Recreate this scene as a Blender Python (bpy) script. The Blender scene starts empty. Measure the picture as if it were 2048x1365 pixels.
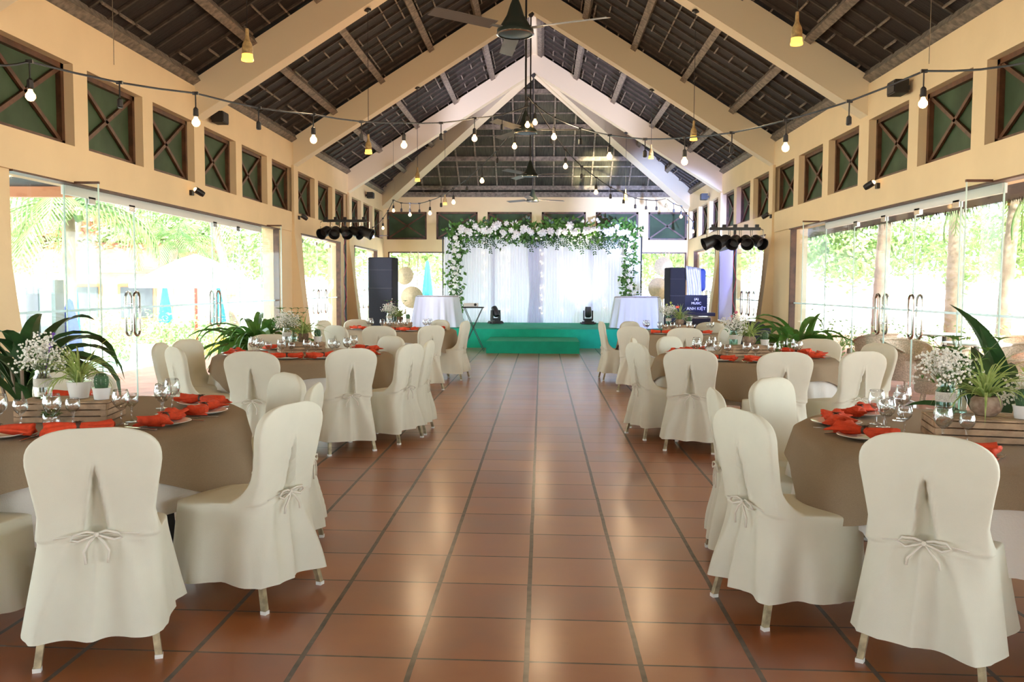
import bpy, bmesh, math, random
from math import sin, cos, pi, radians as R, sqrt, exp, atan2, hypot
from mathutils import Vector as V, Matrix
C = bpy.context.scene.collection
SC = bpy.context.scene
# ---------------------------------------------------------------- camera
F, YAW, PIT, ROL, EYE = 1756.5, 0.0334, 0.0618, 0.004, 1.45
_fw = V((-sin(YAW)*cos(PIT), cos(YAW)*cos(PIT), -sin(PIT)))
_rt = V((cos(YAW), sin(YAW), 0))
_up = V((-sin(YAW)*sin(PIT), cos(YAW)*sin(PIT), cos(PIT)))
RT = _rt*cos(ROL)+_up*sin(ROL); UP = _up*cos(ROL)-_rt*sin(ROL)
cd = bpy.data.cameras.new('camera'); cam = bpy.data.objects.new('camera', cd); C.objects.link(cam)
M = Matrix((RT, UP, -_fw)).transposed().to_4x4(); M.translation = V((0, 0, EYE)); cam.matrix_world = M
cd.sensor_fit = 'HORIZONTAL'; cd.sensor_width = 36.0; cd.lens = 36.0*F/2048; cd.clip_start = .05; cd.clip_end = 400
SC.camera = cam
def at(px, py, Y=None, Z=None, X=None):
    """the real point of the place that the photograph shows at a pixel, on a known depth / height / side plane"""
    d = _fw*F + RT*(px-1024) - UP*(py-682.5)
    if Y is not None: t = Y/d.y
    elif Z is not None: t = (Z-EYE)/d.z
    else: t = X/d.x
    return V((0, 0, EYE)) + d*t
# ---------------------------------------------------------------- world, sun, exposure
W = bpy.data.worlds.new('sky'); SC.world = W; W.use_nodes = True
bg = W.node_tree.nodes['Background']; bg.inputs[0].default_value = (.86, .93, 1.0, 1); bg.inputs[1].default_value = 9.5
sd = bpy.data.lights.new('sun', 'SUN'); so = bpy.data.objects.new('sun', sd); C.objects.link(so)
sd.energy = 32.0; sd.angle = R(2); sd.color = (1, .95, .86); so.rotation_euler = (R(40), 0, R(22))
def area(name, loc, rot, sx, sy, energy, col, portal=False):
    l = bpy.data.lights.new(name, 'AREA'); o = bpy.data.objects.new(name, l); C.objects.link(o)
    l.shape = 'RECTANGLE'; l.size = sx; l.size_y = sy; l.energy = energy; l.color = col; o.location = loc; o.rotation_euler = rot
    if portal: l.cycles.is_portal = True
    return o
vs = SC.view_settings
vs.view_transform = 'Standard'; vs.look = 'None'; vs.gamma = 1; vs.use_curve_mapping = False; vs.exposure = 0.06
SC.cycles.max_bounces = 10; SC.cycles.transparent_max_bounces = 24; SC.cycles.caustics_reflective = False; SC.cycles.caustics_refractive = False
SC.cycles.sample_clamp_indirect = 6.0; SC.cycles.use_denoising = True
# ---------------------------------------------------------------- hall dimensions
HW, XC = 4.6, -0.21                 # half width, centre line
XL, XR = XC-HW, XC+HW
BAY, R1, YE, YB = 4.8, 12.33, 26.73, -4.2
RY = [R1-2*BAY, R1-BAY, R1, R1+BAY, R1+2*BAY]      # rafter frames; the last starts the hip
ZB, ZT, ZL, ZW = 2.874, 3.709, 2.493, 4.10         # clerestory sill, head, door lintel, wall top
SL = .64                                           # roof slope
ZR = 3.66                                          # rafter underside at the wall
# ---------------------------------------------------------------- materials
MATS = {}
def mat(name, col=(.8, .8, .8), rough=.6, metal=0, spec=.5, emit=None, es=0, bump=0, bs=40, var=0, vs_=6, alpha=None, coat=0, col2=None, trans=0):
    if name in MATS: return MATS[name]
    m = bpy.data.materials.new(name); m.use_nodes = True; nt = m.node_tree; b = nt.nodes['Principled BSDF']
    b.inputs['Base Color'].default_value = (*col, 1); b.inputs['Roughness'].default_value = rough; b.inputs['Metallic'].default_value = metal
    b.inputs['Specular IOR Level'].default_value = spec; b.inputs['Coat Weight'].default_value = coat
    if emit: b.inputs['Emission Color'].default_value = (*emit, 1); b.inputs['Emission Strength'].default_value = es
    L = nt.links.new
    tc = nt.nodes.new('ShaderNodeTexCoord')
    if var or col2:
        n = nt.nodes.new('ShaderNodeTexNoise'); n.inputs['Scale'].default_value = vs_; n.inputs['Detail'].default_value = 5
        L(tc.outputs['Object'], n.inputs['Vector'])
        mx = nt.nodes.new('ShaderNodeMix'); mx.data_type = 'RGBA'
        c2 = col2 or tuple(max(0, c*(1-var)) for c in col)
        c1 = col if col2 else tuple(min(1, c*(1+var)) for c in col)
        mx.inputs['A'].default_value = (*c1, 1); mx.inputs['B'].default_value = (*c2, 1)
        rp = nt.nodes.new('ShaderNodeMapRange'); rp.inputs[1].default_value = .35; rp.inputs[2].default_value = .65
        L(n.outputs['Fac'], rp.inputs[0]); L(rp.outputs[0], mx.inputs['Factor']); L(mx.outputs['Result'], b.inputs['Base Color'])
    if bump:
        n2 = nt.nodes.new('ShaderNodeTexNoise'); n2.inputs['Scale'].default_value = bs; n2.inputs['Detail'].default_value = 3
        L(tc.outputs['Object'], n2.inputs['Vector'])
        bp = nt.nodes.new('ShaderNodeBump'); bp.inputs['Strength'].default_value = bump; bp.inputs['Distance'].default_value = .01
        L(n2.outputs['Fac'], bp.inputs['Height']); L(bp.outputs[0], b.inputs['Normal'])
    if trans:    # thin cloth or leaf lets light through
        t = nt.nodes.new('ShaderNodeBsdfTranslucent'); t.inputs[0].default_value = (*col, 1)
        ms = nt.nodes.new('ShaderNodeMixShader'); ms.inputs[0].default_value = trans
        L(b.outputs[0], ms.inputs[1]); L(t.outputs[0], ms.inputs[2]); L(ms.outputs[0], nt.nodes['Material Output'].inputs[0])
    MATS[name] = m; return m
def glassmat(name, tint=(1, 1, 1), refl=.25, haze=0., power=3.5):
    m = bpy.data.materials.new(name); m.use_nodes = True; nt = m.node_tree; nt.nodes.clear(); L = nt.links.new
    o = nt.nodes.new('ShaderNodeOutputMaterial'); t = nt.nodes.new('ShaderNodeBsdfTransparent'); t.inputs[0].default_value = (*tint, 1)
    g = nt.nodes.new('ShaderNodeBsdfGlossy'); g.inputs['Roughness'].default_value = .03
    f = nt.nodes.new('ShaderNodeLayerWeight'); f.inputs[0].default_value = .5
    pw = nt.nodes.new('ShaderNodeMath'); pw.operation = 'POWER'; pw.inputs[1].default_value = power
    mm = nt.nodes.new('ShaderNodeMath'); mm.operation = 'MULTIPLY_ADD'; mm.inputs[1].default_value = refl; mm.inputs[2].default_value = haze
    mm.use_clamp = True
    ms = nt.nodes.new('ShaderNodeMixShader')
    L(f.outputs['Facing'], pw.inputs[0]); L(pw.outputs[0], mm.inputs[0]); L(mm.outputs[0], ms.inputs[0]); L(t.outputs[0], ms.inputs[1]); L(g.outputs[0], ms.inputs[2]); L(ms.outputs[0], o.inputs[0])
    MATS[name] = m; return m
def floor_mat():
    m = bpy.data.materials.new('terracotta_tiles'); m.use_nodes = True; nt = m.node_tree; b = nt.nodes['Principled BSDF']; L = nt.links.new; N = nt.nodes.new
    def ma(op, a, b_=None, c=None):
        n = N('ShaderNodeMath'); n.operation = op
        for i, x in enumerate((a, b_, c)):
            if x is None: continue
            if hasattr(x, 'links'): L(x, n.inputs[i])
            else: n.inputs[i].default_value = x
        return n.outputs[0]
    tc = N('ShaderNodeTexCoord'); s = N('ShaderNodeSeparateXYZ'); L(tc.outputs['Object'], s.inputs[0])
    wob = N('ShaderNodeTexNoise'); wob.inputs['Scale'].default_value = 3.0; L(tc.outputs['Object'], wob.inputs['Vector'])
    wv = ma('MULTIPLY', ma('SUBTRACT', wob.outputs['Fac'], .5), .008)
    u = ma('DIVIDE', ma('ADD', ma('ADD', s.outputs[0], .0492), wv), .439)
    v = ma('DIVIDE', ma('ADD', ma('ADD', ma('MULTIPLY', s.outputs[0], .028), ma('SUBTRACT', s.outputs[1], 3.3156)), wv), .439)
    du = ma('ABSOLUTE', ma('SUBTRACT', u, ma('ROUND', u))); dv = ma('ABSOLUTE', ma('SUBTRACT', v, ma('ROUND', v)))
    gu = ma('LESS_THAN', du, .024); gv = ma('LESS_THAN', dv, .014); g = ma('MAXIMUM', gu, gv)
    cv = N('ShaderNodeCombineXYZ'); L(ma('FLOOR', u), cv.inputs[0]); L(ma('FLOOR', v), cv.inputs[1])
    wn = N('ShaderNodeTexWhiteNoise'); wn.noise_dimensions = '2D'; L(cv.outputs[0], wn.inputs['Vector'])
    n = N('ShaderNodeTexNoise'); n.inputs['Scale'].default_value = 2.2; n.inputs['Detail'].default_value = 4; n.inputs['Roughness'].default_value = .55; L(tc.outputs['Object'], n.inputs['Vector'])
    f = ma('ADD', ma('ADD', ma('MULTIPLY', wn.outputs['Value'], .24), .10), ma('MULTIPLY', n.outputs['Fac'], .68))
    cr = N('ShaderNodeValToRGB'); e = cr.color_ramp.elements
    e[0].position = .18; e[0].color = (.150, .038, .011, 1); e[1].position = .92; e[1].color = (.42, .165, .048, 1)
    e2 = e.new(.55); e2.color = (.30, .082, .021, 1); L(f, cr.inputs[0])
    n3 = N('ShaderNodeTexNoise'); n3.inputs['Scale'].default_value = 18; L(tc.outputs['Object'], n3.inputs['Vector'])
    gc = N('ShaderNodeValToRGB'); gc.color_ramp.elements[0].color = (.03, .02, .014, 1); gc.color_ramp.elements[1].color = (.17, .12, .08, 1); L(n3.outputs['Fac'], gc.inputs[0])
    mx = N('ShaderNodeMix'); mx.data_type = 'RGBA'; L(g, mx.inputs['Factor']); L(cr.outputs[0], mx.inputs['A']); L(gc.outputs[0], mx.inputs['B']); L(mx.outputs['Result'], b.inputs['Base Color'])
    rr = ma('ADD', ma('MULTIPLY', n.outputs['Fac'], .2), .30); L(ma('MAXIMUM', rr, ma('MULTIPLY', g, .8)), b.inputs['Roughness'])
    b.inputs['Specular IOR Level'].default_value = .5; b.inputs['Coat Weight'].default_value = .55; b.inputs['Coat Roughness'].default_value = .2
    return m
def thatch_mat(name, c1, c2, axis):
    """dark palm thatch: long fine stripes up the slope plus panel seams"""
    m = bpy.data.materials.new(name); m.use_nodes = True; nt = m.node_tree; b = nt.nodes['Principled BSDF']; L = nt.links.new; N = nt.nodes.new
    tc = N('ShaderNodeTexCoord'); mp = N('ShaderNodeMapping'); mp.inputs['Scale'].default_value = (70, 3, 3) if axis == 'x' else (3, 70, 3)
    L(tc.outputs['Object'], mp.inputs[0]); n = N('ShaderNodeTexNoise'); n.inputs['Scale'].default_value = 1; n.inputs['Detail'].default_value = 4; L(mp.outputs[0], n.inputs['Vector'])
    n2 = N('ShaderNodeTexNoise'); n2.inputs['Scale'].default_value = .9; L(tc.outputs['Object'], n2.inputs['Vector'])
    ad = N('ShaderNodeMath'); ad.operation = 'ADD'; L(n.outputs['Fac'], ad.inputs[0]); L(n2.outputs['Fac'], ad.inputs[1])
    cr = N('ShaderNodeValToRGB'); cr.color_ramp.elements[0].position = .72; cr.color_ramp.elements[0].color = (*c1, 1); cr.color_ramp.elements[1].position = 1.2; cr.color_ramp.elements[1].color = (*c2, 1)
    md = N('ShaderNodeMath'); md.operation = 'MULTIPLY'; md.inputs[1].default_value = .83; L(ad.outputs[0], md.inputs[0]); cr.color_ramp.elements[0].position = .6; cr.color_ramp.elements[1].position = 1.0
    L(md.outputs[0], cr.inputs[0]); L(cr.outputs[0], b.inputs['Base Color']); b.inputs['Roughness'].default_value = .75
    bp = N('ShaderNodeBump'); bp.inputs['Strength'].default_value = .7; bp.inputs['Distance'].default_value = .03; L(n.outputs['Fac'], bp.inputs['Height']); L(bp.outputs[0], b.inputs['Normal'])
    MATS[name] = m; return m
m_wall = mat('ochre_plaster', (.84, .65, .40), .8, bump=.15, bs=25, var=.03, vs_=1.5)
m_beam = mat('cream_plaster', (.80, .70, .52), .8, bump=.12, bs=30)
m_frame = mat('reddish_brown_wood', (.095, .038, .018), .45, var=.35, vs_=9)
m_screen = mat('dark_green_screen', (.050, .082, .042), .6, spec=.25, var=.25, vs_=2)
m_purlin = mat('weathered_grey_timber', (.20, .165, .13), .75, bump=.5, bs=30, var=.35, vs_=14)
m_batten = mat('thin_brown_batten', (.06, .045, .035), .75, var=.3, vs_=12)
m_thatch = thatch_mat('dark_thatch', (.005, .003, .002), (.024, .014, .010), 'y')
m_thatch2 = thatch_mat('straw_thatch', (.012, .011, .009), (.085, .078, .055), 'x')
m_floor = floor_mat()
m_glass = glassmat('window_glass', (.95, .985, .97), .5, .03)
m_edge = mat('pale_green_glass_edge', (.80, .90, .86), .15, trans=.6)
m_frost = mat('frosted_strip', (.82, .93, .95), .5, trans=.6)
m_ware = glassmat('table_glass', (.97, .975, .975), 1.0, .08, 2.0)
m_steel = mat('brushed_steel', (.62, .60, .57), .22, 1)
m_rail = mat('white_rail', (.75, .77, .75), .4)
m_cloth = mat('cream_cloth', (.77, .745, .62), .85, bump=.10, bs=420, var=.03, vs_=5, trans=.10)
m_tie = mat('cream_tie', (.76, .71, .61), .8)
m_leg = mat('champagne_metal', (.34, .27, .16), .5, .5, var=.3, vs_=30)
m_foot = mat('white_foot', (.75, .73, .68), .5)
m_white = mat('white_cloth', (.85, .82, .78), .85, bump=.2, bs=150, trans=.15)
m_burlap = mat('brown_burlap', (.35, .26, .17), .9, bump=.5, bs=600, var=.06, vs_=240)
m_darkmetal = mat('dark_painted_metal', (.02, .02, .022), .45)
m_black = mat('black_plastic', (.012, .012, .014), .45, bump=.1)
m_blackcloth = mat('navy_black_cover', (.007, .008, .014), .85, bump=.3, bs=20)
m_red = mat('red_orange_napkin', (.78, .075, .022), .85, bump=.35, bs=90, var=.12, vs_=30, trans=.1)
m_ring = mat('brown_leather_ring', (.07, .03, .018), .6)
m_china = mat('white_china', (.82, .80, .77), .15)
m_crate = mat('pale_pine_crate', (.46, .31, .19), .75, bump=.3, bs=50, var=.25, vs_=12)
m_leaf = mat('green_leaf', (.06, .17, .03), .38, col2=(.13, .28, .05), vs_=6, trans=.25)
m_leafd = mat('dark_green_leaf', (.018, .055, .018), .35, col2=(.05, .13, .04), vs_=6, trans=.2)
m_spider = mat('variegated_leaf', (.48, .56, .22), .5, col2=(.22, .36, .07), vs_=30, trans=.3)
m_breath = mat('tiny_white_blossom', (.80, .78, .72), .8)
m_stem = mat('grey_green_stem', (.12, .17, .08), .7)
m_purple = mat('purple_petal', (.16, .05, .38), .7)
m_pink = mat('pink_petal', (.62, .14, .22), .7)
m_yellowgreen = mat('lime_petal', (.50, .58, .14), .6)
m_cactus = mat('cactus_green', (.05, .12, .05), .7, bump=.8, bs=60, var=.3, vs_=40)
m_pot = mat('speckled_clay', (.42, .30, .22), .7, col2=(.24, .15, .10), vs_=35)
m_soil = mat('soil', (.03, .02, .012), .95)
m_water = glassmat('green_glass', (.70, .86, .80), .3, .05)
m_green = mat('green_carpet', (.0, .33, .19), .85, bump=.4, bs=120, var=.08, vs_=4)
m_curtain = mat('sheer_white_curtain', (.80, .81, .90), .8, trans=.3)
m_rose = mat('white_rose', (.85, .84, .80), .7)
m_bulb = mat('warm_bulb', (1, .8, .5), .4, emit=(1, .58, .24), es=7)
m_bulbb = mat('blue_bulb', (.5, .6, 1), .4, emit=(.25, .35, 1), es=30)
m_amber = mat('glowing_amber_glass', (.9, .45, .08), .3, emit=(1, .46, .06), es=3.2)
m_bottle = mat('straw_wrapped_bottle', (.42, .29, .12), .6, bump=.8, bs=60, var=.3, vs_=30)
m_fairy = mat('fairy_light', (1, .9, .6), .4, emit=(1, .8, .4), es=14)
m_hat = mat('palm_leaf_hat', (.66, .52, .34), .7, var=.1, vs_=20)
m_bamboo = mat('bamboo_pole', (.55, .42, .28), .6, var=.2, vs_=10)
m_lilac = mat('lilac_screen', (.62, .60, .95), .6)
m_silver = mat('silver_cover', (.42, .44, .47), .4, .4, bump=.8, bs=9)
m_blue = mat('blue_cover', (.02, .05, .30), .6, bump=.3, bs=15)
m_letter = mat('white_lettering', (.85, .85, .85), .6)
m_dress = mat('pale_blue_white_cloth', (.80, .84, .93), .85, trans=.15)
m_blade = mat('grey_fan_blade', (.20, .19, .17), .4, .3)
m_ground = mat('pale_paving', (.62, .58, .52), .8, var=.08, vs_=2)
m_grass = mat('lawn', (.12, .22, .05), .9, var=.3, vs_=3)
m_wicker = mat('beige_wicker', (.66, .50, .37), .7, bump=1, bs=60, var=.25, vs_=50)
m_terr = mat('red_terrace_tile', (.42, .16, .10), .7, var=.2, vs_=3)
m_trunk = mat('palm_bark', (.30, .22, .16), .85, bump=.8, bs=15, var=.25, vs_=5)
m_palm = mat('palm_frond', (.14, .27, .08), .5, col2=(.27, .31, .11), vs_=2, trans=.4)
m_tree = mat('tree_leaf', (.20, .32, .11), .6, col2=(.36, .42, .18), vs_=1.2, trans=.4)
m_house = mat('cream_house', (.72, .60, .42), .85)
m_rooftile = mat('red_roof_tile', (.34, .10, .05), .8, var=.2, vs_=4)
m_pane = mat('dark_house_pane', (.06, .07, .08), .2)
m_umb = mat('white_canvas', (.86, .85, .82), .8, trans=.2)
m_redpole = mat('red_wood_pole', (.35, .06, .03), .5)
m_cyan = mat('cyan_canvas', (.01, .28, .42), .8)
m_bluecv = mat('blue_canvas', (.01, .035, .22), .8)
m_orange = mat('orange_beam', (.62, .26, .12), .7)
m_yellow = mat('yellow_plastic', (.75, .45, .04), .5)
# ---------------------------------------------------------------- geometry helpers
class MB:
    def __init__(s): s.v = []; s.f = []; s.m = []; s.mi = 0
    def box(s, c, d, rot=None, taper=None):
        b = len(s.v); c = V(c)
        for z in (-.5, .5):
            for x, y in ((-.5, -.5), (.5, -.5), (.5, .5), (-.5, .5)):
                k = taper if (taper and z > 0) else (1, 1)
                p = V((x*d[0]*k[0], y*d[1]*k[1], z*d[2]))
                if rot: p = rot @ p
                s.v.append(c+p)
        for q in ((3, 2, 1, 0), (4, 5, 6, 7), (0, 1, 5, 4), (1, 2, 6, 5), (2, 3, 7, 6), (3, 0, 4, 7)): s.f.append(tuple(b+i for i in q)); s.m.append(s.mi)
        return s
    def bx(s, x0, x1, y0, y1, z0, z1): return s.box(((x0+x1)/2, (y0+y1)/2, (z0+z1)/2), (abs(x1-x0), abs(y1-y0), abs(z1-z0)))
    def beam(s, a, b, w, h, upv=(0, 0, 1)):
        a, b = V(a), V(b); d = b-a; x = d.normalized(); u = V(upv); z = (u-x*u.dot(x)).normalized(); y = z.cross(x)
        return s.box((a+b)/2, (d.length, w, h), Matrix((x, y, z)).transposed())
    def tube(s, pts, r, n=8, cap=True):
        pts = [V(p) for p in pts]; b0 = len(s.v); k = len(pts); rs = r if isinstance(r, (list, tuple)) else [r]*k
        pu = None
        for i, p in enumerate(pts):
            t = (pts[min(i+1, k-1)]-pts[max(i-1, 0)]).normalized()
            u = pu if pu else (V((0, 0, 1)) if abs(t.z) < .9 else V((1, 0, 0)))
            u = (u-t*u.dot(t)).normalized(); pu = u; w = t.cross(u)
            for j in range(n): a = 2*pi*j/n; s.v.append(p+(u*cos(a)+w*sin(a))*rs[i])
        for i in range(k-1):
            for j in range(n): s.f.append((b0+i*n+j, b0+i*n+(j+1) % n, b0+(i+1)*n+(j+1) % n, b0+(i+1)*n+j)); s.m.append(s.mi)
        if cap:
            s.f.append(tuple(b0+j for j in reversed(range(n)))); s.f.append(tuple(b0+(k-1)*n+j for j in range(n))); s.m += [s.mi]*2
        return s
    def lathe(s, prof, n=24, o=(0, 0, 0), cap=(False, False), fn=None):
        b0 = len(s.v); o = V(o); k = len(prof)
        for r, z in prof:
            for j in range(n):
                a = 2*pi*j/n; rr = r*(fn(a, z) if fn else 1); s.v.append(o+V((rr*cos(a), rr*sin(a), z)))
        for i in range(k-1):
            for j in range(n): s.f.append((b0+i*n+j, b0+i*n+(j+1) % n, b0+(i+1)*n+(j+1) % n, b0+(i+1)*n+j)); s.m.append(s.mi)
        if cap[0]: s.f.append(tuple(b0+j for j in reversed(range(n)))); s.m.append(s.mi)
        if cap[1]: s.f.append(tuple(b0+(k-1)*n+j for j in range(n))); s.m.append(s.mi)
        return s
    def ball(s, c, r, n=8, sc=(1, 1, 1)):
        b0 = len(s.v); c = V(c); k = max(3, n//2)
        for i in range(1, k):
            t = pi*i/k
            for j in range(n): a = 2*pi*j/n; s.v.append(c+V((r*sin(t)*cos(a)*sc[0], r*sin(t)*sin(a)*sc[1], r*cos(t)*sc[2])))
        tp = len(s.v); s.v.append(c+V((0, 0, r*sc[2]))); s.v.append(c-V((0, 0, r*sc[2])))
        for i in range(k-2):
            for j in range(n): s.f.append((b0+i*n+j, b0+(i+1)*n+j, b0+(i+1)*n+(j+1) % n, b0+i*n+(j+1) % n)); s.m.append(s.mi)
        for j in range(n):
            s.f.append((tp, b0+j, b0+(j+1) % n)); s.f.append((tp+1, b0+(k-2)*n+(j+1) % n, b0+(k-2)*n+j)); s.m += [s.mi]*2
        return s
    def grid(s, fn, nu, nv, wrap=False):
        b0 = len(s.v); cu = nu if wrap else nu+1
        for j in range(nv+1):
            for i in range(cu): s.v.append(V(fn(i/nu, j/nv)))
        for j in range(nv):
            for i in range(nu):
                i2 = (i+1) % cu; s.f.append((b0+j*cu+i, b0+j*cu+i2, b0+(j+1)*cu+i2, b0+(j+1)*cu+i)); s.m.append(s.mi)
        return s
    def leaf(s, base, az, el, L_, w, droop=1.0, n=7, fold=.25, twist=0, peak=.35):
        """an arching blade: starts at elevation el and bends down"""
        base = V(base); p = base.copy(); e = el; b0 = len(s.v); h = V((cos(az), sin(az), 0)); sd_ = V((-sin(az), cos(az), 0))
        for i in range(n+1):
            t = i/n; ww = w*((t/peak)**.55 if t < peak else max(0.02, (1-((t-peak)/(1-peak))**1.7)))
            if t == 0: ww = w*.25
            d = h*cos(e)+V((0, 0, sin(e))); nn = V((0, 0, cos(e)))-h*sin(e); sv = sd_*cos(twist*t)+nn*sin(twist*t)
            s.v += [p-sv*ww*.5+nn*ww*fold, p, p+sv*ww*.5+nn*ww*fold]
            p = p+d*(L_/n); e -= droop/n*(1+t)
        for i in range(n):
            for k in (0, 1): q = b0+i*3+k; s.f.append((q, q+1, q+4, q+3)); s.m.append(s.mi)
        return s
    def flat(s, c, nrm, dirv, L_, w):
        """one small pointed leaf"""
        c = V(c); nrm = V(nrm).normalized(); d = V(dirv); d = (d-nrm*d.dot(nrm)); d = d.normalized() if d.length > 1e-4 else nrm.orthogonal(); sv = nrm.cross(d); b = len(s.v)
        s.v += [c, c+d*L_*.45+sv*w*.5-nrm*w*.1, c+d*L_, c+d*L_*.45-sv*w*.5-nrm*w*.1, c+d*L_*.5]
        s.f += [(b, b+1, b+2, b+4), (b, b+4, b+2, b+3)]; s.m += [s.mi]*2
        return s
    def build(s, name, mats, parent=None, loc=None, rz=0, smooth=False):
        me = bpy.data.meshes.new(name); me.from_pydata([tuple(v) for v in s.v], [], s.f); 
        mats = mats if isinstance(mats, (list, tuple)) else [mats]
        for m_ in mats: me.materials.append(m_)
        if len(mats) > 1: me.polygons.foreach_set('material_index', s.m)
        if smooth:
            me.polygons.foreach_set('use_smooth', [True]*len(me.polygons))
            if smooth != 'all': me.set_sharp_from_angle(angle=R(40))
        me.update()
        o = bpy.data.objects.new(name, me); C.objects.link(o)
        if parent: o.parent = parent
        if loc is not None: o.location = loc
        o.rotation_euler.z = rz
        return o
def tag(o, label, cat, group=None, kind=None):
    o['label'] = label; o['category'] = cat
    if group: o['group'] = group
    if kind: o['kind'] = kind
    return o
def struct(o, label=None):
    o['kind'] = 'structure'
    if label: o['label'] = label
    return o
def empty(name, loc=(0, 0, 0), rz=0):
    o = bpy.data.objects.new(name, None); C.objects.link(o); o.empty_display_size = .05; o.location = loc; o.rotation_euler.z = rz; return o
KIDS = {}
def kids(o):
    return [c for c in bpy.data.objects if c.parent == o]
def copy_tree(o, loc=None, rz=None):
    if o.name not in KIDS: KIDS[o.name] = [(c, [(g) for g in kids(c)]) for c in kids(o)]
    r = o.copy(); C.objects.link(r)
    if loc is not None: r.location = loc
    if rz is not None: r.rotation_euler.z = rz
    for c, gs in KIDS[o.name]:
        d = c.copy(); C.objects.link(d); d.parent = r
        for g in gs: e = g.copy(); C.objects.link(e); e.parent = d
    return r
rnd = random.Random(7)
U = rnd.uniform
# ================================================================ THE HALL
SL = .63; ZF = 3.78; DZ = 4.38                     # slope, rafter foot underside, deck height above the wall line
def deck(x): return DZ+SL*(HW-abs(x-XC))
struct(MB().bx(XL-.3, XR+.3, YB, YE+.3, -.12, 0).build('floor', m_floor), 'glossy terracotta tile floor of the hall')
# window openings per bay
OFF = [(.17, 1.46), (1.74, 3.03), (3.31, 4.60)]
BST = [R1+BAY*k for k in (-3, -2, -1, 0, 1, 2)]
UPW = [(b+a, b+c) for b in BST for a, c in OFF]
LOW = {-1: [(-1.9, 6.9), (7.85, 16.0), (17.5, 20.9), (22.5, 25.6)], 1: [(-1.9, 6.9), (7.85, 15.75), (17.5, 20.9), (22.5, 25.6)]}
def wall_side(s):
    w = MB(); x0 = XC+s*HW; x1 = x0+s*.3
    w.bx(x0, x1, YB, YE+.3, ZT, ZW+.1); w.bx(x0, x1, YB, YE+.3, ZL, ZB)
    y = YB
    for a, b in UPW:
        if a > y: w.bx(x0, x1, y, a, ZB, ZT)
        y = max(y, b)
    w.bx(x0, x1, y, YE+.3, ZB, ZT)
    y = YB
    for a, b in LOW[s]:
        w.bx(x0, x1, y, a, 0, ZL); y = b
    w.bx(x0, x1, y, YE+.3, 0, ZL)
    xi = x0-s*.035
    for a, b in [(7.85, 16.75)]: w.bx(xi, x0, a-.25, b, ZL, ZB-.012)
    return struct(w.build('wall_left' if s < 0 else 'wall_right', m_wall))
wall_side(-1); wall_side(1)
# tapering pilasters between the glazed bays
def pilaster(s, y, n):
    w = MB(); x0 = XC+s*HW
    for dy, wd, pt, pb in ((0, .30, .05, .34), (.33, .16, .03, .20))[:1 if y < 8 else 2]:
        b = len(w.v)
        for z, p, hw_ in ((0, pb, wd/2+.03), (2.47, pt, wd/2), (3.76 if dy == 0 else 2.47, pt, wd/2)):
            w.v += [V((x0, y+dy-hw_, z)), V((x0-s*p, y+dy-hw_, z)), V((x0-s*p, y+dy+hw_, z)), V((x0, y+dy+hw_, z))]
        for k in (0, 4):
            for i in range(4): j = (i+1) % 4; w.f.append((b+k+i, b+k+j, b+k+4+j, b+k+4+i)); w.m.append(0)
        w.f.append((b+8, b+9, b+10, b+11)); w.m.append(0)
    return struct(w.build('trim_%d' % n, m_wall), 'tapering ochre pilaster under a roof frame')
n = 1
for s in (-1, 1):
    for y in (7.45, 17.0, 21.85): pilaster(s, y, n); n += 1
# end wall
EX = [(-4.60, -3.50), (-3.20, -1.97), (-1.66, -.32), (-.02, 1.31), (1.61, 2.89), (3.19, 4.30)]
EX = [(-4.72, -3.50), (-3.21, -1.95), (-1.65, -.31), (-.01, 1.32), (1.62, 2.90), (3.20, 4.36)]
w = MB(); w.bx(XL, XR, YE, YE+.3, ZT, ZW+.1); w.bx(XL, XR, YE, YE+.3, ZL, ZB)
x = XL
for a, b in EX: w.bx(x, a, YE, YE+.3, ZB, ZT); x = b
w.bx(x, XR, YE, YE+.3, ZB, ZT)
x = XL
for a, b in [(-4.66, -2.3), (-1.9, 1.5), (2.0, 4.33)]: w.bx(x, a, YE, YE+.3, 0, ZL); x = b
w.bx(x, XR, YE, YE+.3, 0, ZL)
struct(w.build('wall_end', m_wall))
w = MB(); w.bx(XL, XR, YB-.3, YB, ZL, 7.4); w.bx(XL, -1.2, YB-.3, YB, 0, ZL); w.bx(.8, XR, YB-.3, YB, 0, ZL); struct(w.build('wall_back', m_wall), 'wall behind the camera with a wide doorway')
# clerestory windows: frame, cross brace, screen (sub-parts of the frame object)
wn = 1
def xwindow(org, ux, L_, H_, nrm, label):
    """org lower corner, ux unit vector along, nrm into the room"""
    global wn
    org, ux, nrm = V(org), V(ux), V(nrm); uz = V((0, 0, 1)); t = .055
    f = MB()
    def bar(a, b, w_=t, d_=.06, off=0): f.beam(org+ux*a[0]+uz*a[1]+nrm*off, org+ux*b[0]+uz*b[1]+nrm*off, d_, w_, upv=(b[0]-a[0]) and (uz) or ux)
    h = t/2
    bar((0, h), (L_, h)); bar((0, H_-h), (L_, H_-h)); bar((h, 0), (h, H_)); bar((L_-h, 0), (L_-h, H_))
    fo = f.build('window_%d' % wn, m_frame); struct(fo, label); wn += 1
    g = MB()
    for a, b in (((t, t), (L_-t, H_-t)), ((t, H_-t), (L_-t, t))):
        p, q = org+ux*a[0]+uz*a[1], org+ux*b[0]+uz*b[1]; g.beam(p, q, .03, .045, upv=uz)
    g.build('cross_brace', m_frame, fo)
    m = MB(); c = org+ux*L_/2+uz*H_/2-nrm*.03
    m.box(c, (abs(ux.x)*(L_-.06)+abs(nrm.x)*.01, abs(ux.y)*(L_-.06)+abs(nrm.y)*.01, H_-.06)); m.build('screen_pane', m_screen, fo)
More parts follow.
